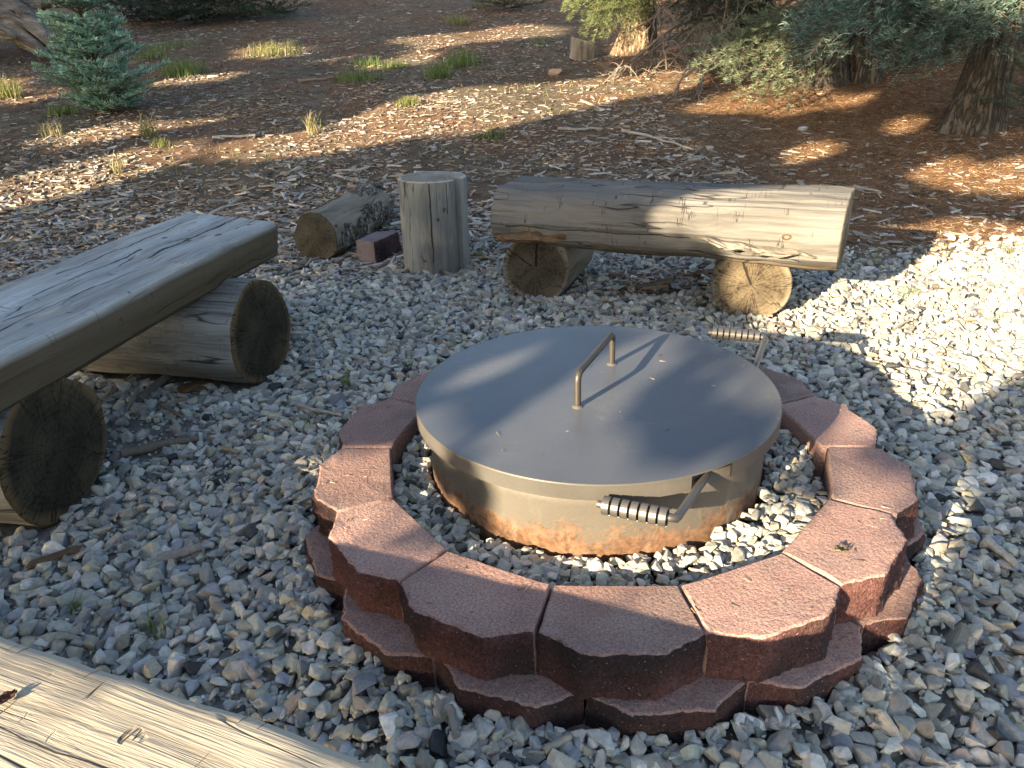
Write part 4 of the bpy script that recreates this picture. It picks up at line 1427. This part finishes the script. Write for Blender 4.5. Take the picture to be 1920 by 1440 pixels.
def trunk_part(parent, name, r, h, seed, lean=(0, 0), flare=.9, fdir=0.0, fh=.22, material='bark', z0=-.15):
    nx, k = 46, 64
    V = []
    for i in range(nx):
        t = (i / (nx - 1)) ** 1.6
        z = z0 + (h - z0) * t; zz = max(z, 0)
        for j in range(k):
            a = 2 * math.pi * j / k
            lob = .45 + .55 * (.5 + .5 * math.cos(5 * a + seed)) * (.4 + .6 * (.5 + .5 * math.cos(a - fdir)) ** 2) + .5 * (.5 + .5 * math.cos(a - fdir)) ** 4
            rr = r * (1 - .45 * zz / max(h, 1)) * (1 + flare * math.exp(-zz / fh) * lob)
            q = (math.cos(a) * r, math.sin(a) * r, z * .35)
            rr += fbm(q, 9, 3, seed) * .035 * (r / .2) - abs(fbm((q[0], q[1], z * .16), 15, 2, seed + 3)) * .05 * (r / .2)
            V.append((rr * math.cos(a) + lean[0] * zz, rr * math.sin(a) + lean[1] * zz, z))
    F = [(i * k + j, i * k + (j + 1) % k, (i + 1) * k + (j + 1) % k, (i + 1) * k + j) for i in range(nx - 1) for j in range(k)]
    F.append(tuple(range((nx - 1) * k, nx * k)))
    return link(name, np_mesh(name, V, F, smooth=True), M[material], parent)


# young fir at left
P = on_ground(206, 212)
sap = tag(empty('young_fir', P), 'young blue green fir sapling with dense tiers, at upper left', 'tree')
fo = Foliage(21, .058, .0095, .0070, ((.23, .43, .31), (.30, .51, .39), (.18, .33, .19)), (.55, .68, .60))
mb = MB()
stem = [np.array([-.09 * (z / 1.5), 0, z]) for z in np.linspace(0, 1.75, 12)]
mb.tube(stem, np.linspace(.024, .008, 12), 8)
V = np.concatenate(mb.v)
link('trunk', np_mesh('trunk', V, mb.f, np.tile(np.array((.10, .075, .055)), (len(V), 1)), smooth=True), M['twig'], sap)
for zi, (z, L, nb) in enumerate(((.02, .36, 8), (.07, .46, 8), (.16, .56, 9), (.25, .60, 9), (.36, .48, 8), (.48, .40, 8), (.57, .40, 9), (.67, .38, 9), (.78, .37, 9), (.89, .41, 9), (1.0, .42, 9), (1.12, .40, 9), (1.25, .37, 9), (1.38, .33, 8), (1.52, .25, 7))):
    for b in range(nb):
        a = 2 * math.pi * (b + fo.r.uniform(-.3, .3)) / nb + zi * 1.1
        l = L * fo.r.uniform(.8, 1.12)
        el = fo.r.uniform(.18, .45) + (.12 if z > .8 else 0)
        fo.spray((-.09 * z / 1.5, 0, z), (math.cos(a), math.sin(a), el), l, (0, 0, 1), -.12, 1, .22, .50, .046, .006)
fo.build('crown', 'branches', sap)

# firs at the right
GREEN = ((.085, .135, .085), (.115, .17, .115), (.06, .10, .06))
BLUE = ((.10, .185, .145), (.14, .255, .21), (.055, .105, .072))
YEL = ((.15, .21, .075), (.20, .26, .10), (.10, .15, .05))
def fir(name, px, r, h, label, seed, lean=(0, 0), flare=.9, fdir=0, material='bark', boughs=(), cols=BLUE, tip=(.46, .62, .55), needle=.050, width=.0050, step=.0062, gap=.085, fh=.22, extra=0, zlo=1.5, ext_len=1.5):
    P = on_ground(*px)
    t = tag(empty('fir_tree', P), label, 'tree', 'firs at the right edge of the clearing')
    trunk_part(t, 'trunk', r, h, seed, lean, flare, fdir, fh, material)
    if boughs or extra:
        f = Foliage(seed, needle, width, step, cols, tip)
        for (sx, end, L2, droop, up) in boughs:
            e = np.array(end) - P
            s0 = np.array([lean[0] * sx, lean[1] * sx, sx])
            d = e - s0; L = np.linalg.norm(d)
            # bare limb for the first part, spray at the end
            m_ = s0 + d * .45 + np.array([0, 0, .10 * L])
            f.twig(np.array([s0, s0 + d * .22 + np.array([0, 0, .07 * L]), m_]), .016, .009)
            f.spray(m_, d * .55 - np.array([0, 0, .10 * L]), max(L * .62, L2), up, droop, 2, .05, .60, gap, .008)
        for i in range(extra):
            z = zlo + (h - zlo - .3) * (i + .5) / extra
            a = i * 2.399 + seed
            f.spray((lean[0] * z, lean[1] * z, z), (math.cos(a), math.sin(a), .05), ext_len * (1.15 - .6 * (z - zlo) / h), (0, 0, 1), .35, 1, .2, .5, .085, .012)
        f.build('crown', 'branches', t)
    return t


rb = np.random.default_rng(5)
bA = []
for i in range(22):
    px = 1500 + 440 * (i + rb.uniform(0, 1)) / 22
    hi = 66 + 25 * math.sin(px * .02) + (25 if 1600 < px < 1790 else 0) 
    py = rb.uniform(-70, hi)
    yy = rb.uniform(5.3, 6.5)
    bA.append((rb.uniform(1.0, 1.9), at(px, py, yy), .55, rb.uniform(.05, .35), (0, 0, 1)))
bA += [(1.05, at(1672, 132, 5.8), .5, .25, (0, 0, 1)), (1.0, at(1752, 128, 5.9), .5, .3, (0, 0, 1)), (1.0, at(1640, 72, 5.7), .5, .3, (0, 0, 1)),
       (1.15, at(1905, 95, 5.6), .5, .3, (0, 0, 1)), (1.1, at(1500, 38, 5.9), .6, .3, (0, 0, 1)), (1.2, at(1555, 42, 5.7), .6, .3, (0, 0, 1)), (1.2, at(1600, 30, 6.1), .6, .3, (0, 0, 1))]
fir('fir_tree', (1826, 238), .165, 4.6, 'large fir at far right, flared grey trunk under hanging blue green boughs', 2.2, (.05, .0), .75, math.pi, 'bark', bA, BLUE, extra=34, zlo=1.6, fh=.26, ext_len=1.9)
bB = []
for (px, py, yy, sz) in ((1336, 140, 7.1, .8), (1392, 172, 6.95, .85), (1440, 200, 6.85, .8), (1500, 150, 7.0, .85), (1385, 112, 7.2, .9)):
    bB.append((sz, at(px, py, yy), .28, .25, (0, 0, 1)))
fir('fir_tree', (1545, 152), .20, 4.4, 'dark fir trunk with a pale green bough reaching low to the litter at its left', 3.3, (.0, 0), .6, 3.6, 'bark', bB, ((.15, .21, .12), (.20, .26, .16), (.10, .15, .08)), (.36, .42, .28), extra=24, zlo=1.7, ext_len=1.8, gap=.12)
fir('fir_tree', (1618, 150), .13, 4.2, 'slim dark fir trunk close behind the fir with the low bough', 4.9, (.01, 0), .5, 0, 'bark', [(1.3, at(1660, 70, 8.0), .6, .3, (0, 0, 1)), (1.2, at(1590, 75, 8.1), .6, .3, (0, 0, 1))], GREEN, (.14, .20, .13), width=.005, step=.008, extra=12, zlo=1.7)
bC = []
for i in range(20):
    bC.append((rb.uniform(1.0, 1.7), at(rb.uniform(1215, 1500), rb.uniform(-40, 95), rb.uniform(9.0, 10.2)), .55, rb.uniform(.1, .4), (0, 0, 1)))
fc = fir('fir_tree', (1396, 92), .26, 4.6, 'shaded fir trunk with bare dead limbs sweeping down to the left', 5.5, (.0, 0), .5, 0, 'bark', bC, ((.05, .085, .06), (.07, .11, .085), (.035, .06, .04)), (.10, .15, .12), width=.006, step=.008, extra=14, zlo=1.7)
# its dead limbs
PC = np.array(fc.location)
mb = MB()
rd = np.random.default_rng(8)
def dead(p0, p1, r0, depth, sag):
    p0, p1 = np.array(p0), np.array(p1); L = np.linalg.norm(p1 - p0)
    n = 12
    t = np.linspace(0, 1, n)[:, None]
    q = p0 + (p1 - p0) * t + np.array([0, 0, 1.0]) * (sag * np.sin(np.pi * t))
    q[1:-1] += rd.normal(0, .012 * L ** .5, (n - 2, 3))
    mb.tube(q, np.linspace(r0, r0 * .3, n), 6)
    if depth:
        for k in range(int(3 + L * 4)):
            i = rd.integers(3, n - 1)
            dd = q[i] - q[i - 1]; dd /= np.linalg.norm(dd)
            d2 = dd * rd.uniform(.3, 1) + rd.normal(0, .6, 3) + np.array([0, 0, -.45]); d2 /= np.linalg.norm(d2)
            l2 = L * rd.uniform(.12, .34)
            e = q[i] + d2 * l2
            e[2] = max(e[2], float(ground_z(e[0] + PC[0], e[1] + PC[1])) - PC[2] + .01)
            dead(q[i], e, r0 * .5, depth - 1, rd.uniform(-.06, .05) * L)
for (sz, px, py, yy, r0) in ((.75, 1125, 162, 8.7, .022), (.6, 1150, 150, 8.9, .02), (.65, 1262, 180, 7.9, .020), (.55, 1310, 172, 8.0, .018), (.8, 1215, 120, 9.2, .018), (.7, 1300, 190, 7.8, .016), (.9, 1180, 60, 9.6, .02), (.5, 1230, 140, 8.6, .016)):
    dead((0, 0, sz), at(px, py, yy) - PC, r0, 2, .06)
V = np.concatenate(mb.v)
link('dead_limbs', np_mesh('dead_limbs', V, mb.f, np.tile(np.array((.25, .21, .17)), (len(V), 1)), smooth=True), M['twig'], fc)
bD = [(rb.uniform(.9, 1.3), at(px, py, yy), .45, .55, (0, 0, 1)) for (px, py, yy) in
      ((1070, 55, 10.0), (1085, 75, 9.9), (1105, 50, 9.9), (1130, 70, 9.8), (1150, 60, 9.9), (1165, 78, 9.8), (1060, 25, 10.0), (1120, 20, 10.0), (1180, 35, 9.8), (1040, 0, 10.1), (1095, 5, 10.0), (1150, 10, 9.9), (1075, -20, 10), (1130, -25, 10), (1185, 0, 9.8), (1200, 40, 9.8))]
fir('fir_tree', (1196, 98), .17, 4.4, 'sunlit pale fir trunk with yellow green drooping boughs on its left', 6.8, (.03, 0), 1.0, math.pi, 'bark_sunlit', bD, YEL, (.32, .38, .17), width=.006, step=.007, extra=12, zlo=1.7, fh=.3)
bE = [(rb.uniform(.5, 1.6), at(rb.uniform(1560, 1990), rb.uniform(-30, 110), rb.uniform(9.2, 10.8)), .7, .3, (0, 0, 1)) for i in range(20)]
bE += [(rb.uniform(.3, .9), at(rb.uniform(1440, 1990), rb.uniform(40, 120), rb.uniform(9.4, 11.5)), .6, .2, (0, 0, 1)) for i in range(18)]  # boughs added to darken the background, deep shade put into their needle colours
fir('fir_tree', (1720, 118), .17, 4.2, 'fir with needles coloured dark for deep shade, between the slim trunk and the large right trunk', 7.7, (0, 0), .5, 0, 'bark', bE, ((.05, .08, .06), (.065, .105, .08), (.035, .06, .045)), (.09, .14, .11), width=.008, step=.010, extra=18, zlo=1.5, ext_len=1.9)
# low fir sprays at the right edge
P = on_ground(1898, 250)
sr = tag(empty('young_fir', P), 'low green fir seedling against the large trunk at the right edge', 'tree')
f = Foliage(31, .042, .004, .0055, GREEN, (.17, .25, .19))
for i in range(16):
    a = i * 2.4; f.spray((0, 0, .03 + .035 * i), (math.cos(a), math.sin(a), .35), .48 - .015 * i, (0, 0, 1), .15, 1, .1, .5, .05, .005)
f.build('crown', 'branches', sr)
# dark shrubs along the far edge
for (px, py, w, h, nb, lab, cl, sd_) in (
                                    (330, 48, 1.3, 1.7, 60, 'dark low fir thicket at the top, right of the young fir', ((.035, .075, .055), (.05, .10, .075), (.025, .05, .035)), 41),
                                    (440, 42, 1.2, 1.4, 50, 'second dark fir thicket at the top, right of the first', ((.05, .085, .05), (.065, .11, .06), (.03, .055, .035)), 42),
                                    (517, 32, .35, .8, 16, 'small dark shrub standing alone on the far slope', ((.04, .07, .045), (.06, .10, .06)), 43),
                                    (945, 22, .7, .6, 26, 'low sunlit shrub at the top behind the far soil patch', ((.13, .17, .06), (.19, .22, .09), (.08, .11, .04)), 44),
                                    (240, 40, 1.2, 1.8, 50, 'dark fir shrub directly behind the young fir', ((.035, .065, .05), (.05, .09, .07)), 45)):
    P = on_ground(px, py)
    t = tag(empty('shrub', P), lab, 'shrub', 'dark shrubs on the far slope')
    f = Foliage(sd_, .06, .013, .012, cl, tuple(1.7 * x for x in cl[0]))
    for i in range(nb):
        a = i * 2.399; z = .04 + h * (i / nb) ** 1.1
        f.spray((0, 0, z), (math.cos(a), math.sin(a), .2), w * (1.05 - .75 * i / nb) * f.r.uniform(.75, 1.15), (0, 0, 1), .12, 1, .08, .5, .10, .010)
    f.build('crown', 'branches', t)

# cut chunk of wood by the sunlit fir
P = on_ground(1092, 113)
o = link('cut_stump', log_mesh(.24, circle_prof(.15, 36, seed=8, irr=.08), 31.0, .02, .012, 10, .12, endtilt=.25), [W['side_tan'], W['end_tan']])
orient(o, (P[0], P[1] + .12, P[2] - .02), (.05, 0, 1), up=(0, -1, 0))
tag(o, 'short cut stump with a slanted top, left of the sunlit trunk', 'stump')

# old root log in the upper left corner
base = on_ground(60, 112)
rt = tag(empty('fallen_log', base), 'old weathered grey log with fibrous split root ends, in the upper left corner', 'log')
mb = MB()
rr_ = np.random.default_rng(3)
def limb(pts, r, fl, seed):
    pts = np.array(pts) - base
    n = 26; t = np.linspace(0, 1, len(pts)); tt = np.linspace(0, 1, n)
    q = np.stack([np.interp(tt, t, pts[:, i]) for i in range(3)], -1)
    for _ in range(3): q[1:-1] = (q[:-2] + 2 * q[1:-1] + q[2:]) / 4
    rad = np.interp(tt, np.linspace(0, 1, len(r)), r)
    k = 22
    tg = np.gradient(q, axis=0); tg /= np.linalg.norm(tg, axis=1)[:, None]
    a0 = np.cross(tg[0], [0, 0, 1]); V = []
    for i in range(n):
        a0 = a0 - tg[i] * (a0 @ tg[i]); a0 /= np.linalg.norm(a0); b0 = np.cross(tg[i], a0)
        for j in range(k):
            an = 2 * math.pi * j / k + tt[i] * .8
            f_ = 1 + fl * math.sin(5 * an + seed) + fl * .7 * math.sin(9 * an + 2 * seed) + .25 * fbm((tt[i] * 1.2, math.cos(an), math.sin(an)), 2.5, 3, seed)
            V.append(q[i] + rad[i] * f_ * (math.cos(an) * a0 + math.sin(an) * .75 * b0))
    F = [(i * k + j, i * k + (j + 1) % k, (i + 1) * k + (j + 1) % k, (i + 1) * k + j) for i in range(n - 1) for j in range(k)]
    F += [tuple(range(k))[::-1], tuple(range((n - 1) * k, n * k))]
    mb.add(V, F, True)
yb = float(base[1])
limb([at(-160, -10, yb + .3), at(-20, 15, yb + .1), at(45, 30, yb), at(80, 62, yb - .25), at(110, 100, yb - .5)], [.30, .30, .24, .13, .03], .2, 1)
limb([at(-160, 30, yb + .2), at(-40, 38, yb - .1), at(20, 52, yb - .2), at(70, 88, yb - .4), at(96, 106, yb - .5)], [.24, .22, .15, .09, .03], .24, 2)
limb([at(-160, 55, yb + .1), at(-50, 50, yb - .2), at(0, 58, yb - .3), at(34, 72, yb - .45)], [.2, .17, .11, .03], .22, 3)
limb([at(-160, -60, yb + .6), at(0, -25, yb + .4), at(70, -2, yb + .3), at(118, 8, yb + .2)], [.35, .28, .16, .05], .12, 4)
limb([at(40, -20, yb + .3), at(75, 10, yb + .1), at(100, 5, yb)], [.14, .09, .03], .15, 5)
o = mb.build('root_wood', W['drift'], rt)

# ------------------------------------------------------------------ unseen firs behind the viewer, crowns shaped to shade the clearing
# gaps cut in their crowns for the wanted sun patches, in the plane square to the sun: (along the horizontal, up the slope of the light)
LIT=[[(-1.04,0.63),(-1.05,0.68),(-1.06,0.73),(-1.06,0.76),(-1.1,0.8),(-1.08,0.85),(-1.06,0.89),(-0.99,0.88),(-0.92,0.84),(-0.9,0.79),(-0.89,0.75),(-0.84,0.71),(-0.77,0.7),(-0.71,0.67),(-0.79,0.64),(-0.89,0.64),(-0.98,0.63)],
[(-1.31,0.7),(-1.32,0.74),(-1.3,0.79),(-1.25,0.78),(-1.24,0.75),(-1.25,0.71),(-1.27,0.69)],
[(-0.85,0.86),(-0.76,0.85),(-0.64,0.83),(-0.6,0.81),(-0.64,0.81),(-0.75,0.83),(-0.86,0.85)],
[(-0.96,0.45),(-0.85,0.46),(-0.71,0.48),(-0.63,0.51),(-0.58,0.57),(-0.58,0.75),(-0.63,0.7),(-0.77,0.65),(-0.92,0.64),(-0.96,0.62)],
[(-1.25,0.61),(-1.18,0.6),(-1.09,0.58),(-1.07,0.64),(-1.18,0.65),(-1.25,0.66)],
[(-0.84,0.46),(-0.72,0.49),(-0.62,0.52),(-0.57,0.55),(-0.55,0.6),(-0.49,0.62),(-0.45,0.6),(-0.45,0.56),(-0.53,0.52),(-0.59,0.49),(-0.68,0.47),(-0.8,0.46)],
[(-1.48,0.47),(-1.41,0.49),(-1.37,0.52),(-1.32,0.51),(-1.35,0.49),(-1.25,0.49),(-1.19,0.48),(-1.24,0.43),(-1.36,0.44)],
[(-1.24,0.43),(-1.19,0.47),(-1.09,0.47),(-1.01,0.46),(-1.05,0.46),(-1.1,0.45),(-1.16,0.42),(-1.19,0.42)],
[(-1.4,0.34),(-1.34,0.35),(-1.2,0.33),(-1.12,0.31),(-1.2,0.31),(-1.32,0.32)],
[(-0.64,0.49),(-0.55,0.52),(-0.43,0.58),(-0.44,0.61),(-0.44,0.66),(-0.33,0.66),(-0.28,0.65),(-0.24,0.63),(-0.23,0.57),(-0.28,0.55),(-0.28,0.53),(-0.37,0.5),(-0.46,0.49),(-0.54,0.49),(-0.6,0.49)],
[(-0.53,0.71),(-0.44,0.67),(-0.31,0.67),(-0.29,0.7),(-0.37,0.69),(-0.43,0.7)],
[(-0.55,0.79),(-0.49,0.78),(-0.45,0.75),(-0.53,0.72)],
[(-0.31,0.49),(-0.27,0.57),(-0.23,0.56),(-0.23,0.53),(-0.21,0.51)],
[(-1.19,0.89),(-0.98,0.92),(-0.84,0.91),(-0.74,0.87),(-0.61,0.82),(-0.56,0.79),(-0.49,0.79),(-0.44,0.77),(-0.39,0.79),(-0.38,0.83),(-0.36,0.87),(-0.3,0.93),(-0.24,0.99),(-0.19,1.15),(-0.22,1.5),(-0.51,1.64),(-1.03,1.61),(-1.43,1.41),(-1.35,1.12),(-1.36,1.0)],
[(-1.66,1.26),(-1.51,1.39),(-1.34,1.45),(-1.07,1.5),(-1.05,1.18),(-1.12,1.19),(-1.17,1.32),(-1.27,1.35),(-1.33,1.28),(-1.29,1.19),(-1.5,1.22),(-1.64,1.21)],
[(-1.4,1.05),(-1.34,1.16),(-1.15,1.2),(-1.13,1.03),(-1.15,0.93),(-1.21,0.95),(-1.25,1.04),(-1.29,0.99),(-1.36,0.96)],
[(-7.05,0.74),(-6.8,0.96),(-6.81,1.16),(-6.8,1.41),(-6.3,1.29),(-6.18,1.19),(-6.15,0.91),(-6.21,0.72),(-6.28,0.57)],
[(-6.48,1.39),(-6.19,1.55),(-6.16,1.82),(-6.2,2.17),(-6.12,2.4),(-5.65,2.67),(-5.21,2.89),(-4.74,3.08),(-4.11,2.99),(-4.25,2.7),(-4.55,2.45),(-4.58,2.23),(-4.72,1.98),(-5.1,1.76),(-5.39,1.51),(-5.65,1.31),(-6.02,1.24)],
[(-9.14,3.4),(-8.75,3.78),(-8.44,4.09),(-7.67,4.15),(-7.22,3.82),(-7.8,3.46),(-8.15,3.22)],
[(-10.6,2.89),(-10.38,3.03),(-9.78,3.05),(-9.21,2.85),(-9.43,2.71),(-9.94,2.67)],
[(-9.74,1.52),(-10.22,1.7),(-10.09,1.79),(-9.62,1.68),(-9.48,1.52)],
[(-11.48,1.76),(-11.17,1.88),(-9.74,1.54),(-9.89,1.4)],
[(-3.76,2.44),(-3.72,2.65),(-3.67,2.88),(-3.34,3.05),(-3.08,3.16),(-2.99,2.75),(-3.09,2.52),(-3.44,2.5),(-3.59,2.38)],
[(-2.18,2.57),(-2.09,2.68),(-1.95,2.59),(-1.86,2.44),(-1.99,2.38)],
[(-2.43,2.01),(-2.45,2.14),(-2.28,2.21),(-2.11,2.1),(-2.22,1.98),(-2.29,1.9)],
[(-1.55,1.93),(-1.48,2.12),(-1.18,2.12),(-0.89,2.24),(-0.72,1.88),(-1.17,1.84)],
[(-8.86,2.8),(-8.37,3.17),(-7.74,3.14),(-7.62,2.9),(-7.79,2.66),(-8.34,2.66)],
[(-9.51,2.06),(-9.4,2.16),(-9.06,2.3),(-8.43,2.38),(-8.67,2.2),(-9.17,2.01)],
[(-7.95,1.11),(-7.89,1.36),(-7.55,1.52),(-7.2,1.7),(-6.89,1.55),(-7.16,1.36),(-7.33,1.17)],
[(-6.34,3.84),(-6.1,3.59),(-5.81,3.43),(-5.41,3.46),(-5.44,4.08),(-5.45,4.4),(-6.29,4.2)],
[(-3.36,2.71),(-3.24,2.87),(-2.97,2.91),(-2.57,2.93),(-2.52,2.8),(-2.78,2.68),(-2.9,2.48),(-3.01,2.51),(-3.12,2.61),(-3.32,2.56)],
[(-1.66,3.11),(-1.54,3.04),(-1.37,3.05),(-1.02,3.04),(-1.11,3.48),(-1.7,3.34)],
[(-0.3,0.51),(-0.51,0.48),(-1.17,0.41),(-1.77,0.35),(-1.69,0.22),(-1.23,0.25),(-0.29,0.34),(-0.18,0.39)]]
LU = np.array([math.cos(SUN_AZ), -math.sin(SUN_AZ), 0]); LD = np.array(L_DIR)
LV = np.array([math.sin(SUN_EL) * math.sin(SUN_AZ), math.sin(SUN_EL) * math.cos(SUN_AZ), math.cos(SUN_EL)])


def in_gaps(p):
    hit = np.zeros(len(p), bool)
    for poly in LIT:
        a = np.array(poly)
        mn, mx = a.min(0) - .01, a.max(0) + .01
        idx = np.where(((p > mn) & (p < mx)).all(1))[0]
        if not len(idx): continue
        x, y = p[idx, 0], p[idx, 1]
        ins = np.zeros(len(idx), bool)
        j = len(a) - 1
        for i in range(len(a)):
            xi, yi, xj, yj = a[i, 0], a[i, 1], a[j, 0], a[j, 1]
            c = ((yi > y) != (yj > y)) & (x < (xj - xi) * (y - yi) / (yj - yi + 1e-12) + xi)
            ins ^= c; j = i
        hit[idx] |= ins
    return hit


def shade_fir(trunk_u, u0, u1, v0, v1, w0, w1, n, ln, wd, label, seed, skip=None):
    r = np.random.default_rng(seed)
    ps, n_ok = [], 0
    uu, vv = r.uniform(u0, u1, n), r.uniform(v0, v1, n)
    th = r.uniform(0, np.pi, n)
    l_ = ln * r.uniform(.6, 1.2, n)
    e = np.stack([np.cos(th), np.sin(th)], -1)
    keep = np.ones(n, bool)
    for s_ in (-.5, -.25, 0, .25, .5):
        q = np.stack([uu, vv], -1) + e * (l_ * s_)[:, None]
        keep &= ~in_gaps(q)
        if skip: keep &= ~((q[:, 0] > skip[0]) & (q[:, 0] < skip[1]) & (q[:, 1] > skip[2]) & (q[:, 1] < skip[3]))
    uu, vv, e, l_ = uu[keep], vv[keep], e[keep], l_[keep]; n = len(uu)
    ww = w0 + (w1 - w0) * r.beta(2, 2, n)
    C = uu[:, None] * LU + vv[:, None] * LV - ww[:, None] * LD
    ok = C[:, 2] > .25
    C, e, l_, n = C[ok], e[ok], l_[ok], int(ok.sum())
    ax = e[:, :1] * LU + e[:, 1:] * LV + r.normal(0, .35, (n, 1)) * LD
    ax /= np.linalg.norm(ax, axis=1)[:, None]
    nr = -LD + r.normal(0, .45, (n, 3)); sdv = np.cross(ax, nr); sdv /= np.linalg.norm(sdv, axis=1)[:, None]
    h = l_[:, None] * .5; w = wd * r.uniform(.7, 1.2, (n, 1)) * .5
    tz = (trunk_u * LU - (w0 + w1) / 2 * LD)
    base = np.array([tz[0], tz[1], float(ground_z(tz[0], tz[1]))])
    V = np.stack([C - ax * h, C + sdv * w - ax * h * .2, C + ax * h, C - sdv * w - ax * h * .2], 1).reshape(-1, 3) - base
    F = np.arange(n * 4).reshape(-1, 4)
    c = np.array([(.07, .12, .08), (.10, .16, .11), (.05, .085, .06)])[r.integers(0, 3, n)]
    t = tag(empty('fir_tree', base), label, 'tree', 'unseen firs behind the viewer, crowns shaped to shade the clearing')
    link('crown', np_mesh('crown', V, F, np.repeat(c, 4, 0)), M['needle'], t)
    hh = 3.6 if w1 < 7 else 9.5
    trunk_part(t, 'trunk', (.07 if w1 < 7 else .17), hh, seed, (0, 0), .6, 0, .2)


shade_fir(-2.35, -2.80, -.55, -.36, 2.12, 4.0, 6.0, 52000, .062, .030, 'unseen small dense fir added behind the viewer at left, close to the near bench', 61)  # both small firs added nearer so small sun patches keep their edges
shade_fir(.75, -.62, 1.95, -.36, 2.12, 4.0, 6.0, 58000, .062, .030, 'unseen small dense fir added directly behind the viewer', 62)
NEAR = (-2.60, 1.85, -.30, 1.95)
shade_fir(-11.9, -13.2, -9.6, -.5, 5.4, 8, 11, 17000, .20, .09, 'unseen tall fir far to the left behind the viewer', 63, NEAR)
shade_fir(-16.3, -20.5, -13.0, -.5, 7.0, 8, 11, 26000, .22, .10, 'unseen tall fir added farthest left behind the viewer', 67, NEAR)  # added to stop sun leaking onto the far left slope
shade_fir(-7.05, -9.6, -5.6, -.5, 5.4, 8, 11, 19000, .20, .09, 'unseen tall fir left behind the viewer, second from the far left', 64, NEAR)
shade_fir(-3.95, -5.6, -2.6, -.5, 5.4, 8, 11, 15000, .20, .09, 'unseen tall fir behind the viewer, above the small dense firs', 65, NEAR)
shade_fir(2.6, -2.6, 4.2, -.5, 5.4, 8, 11, 32000, .20, .09, 'unseen tall fir behind the viewer at right', 66, NEAR)
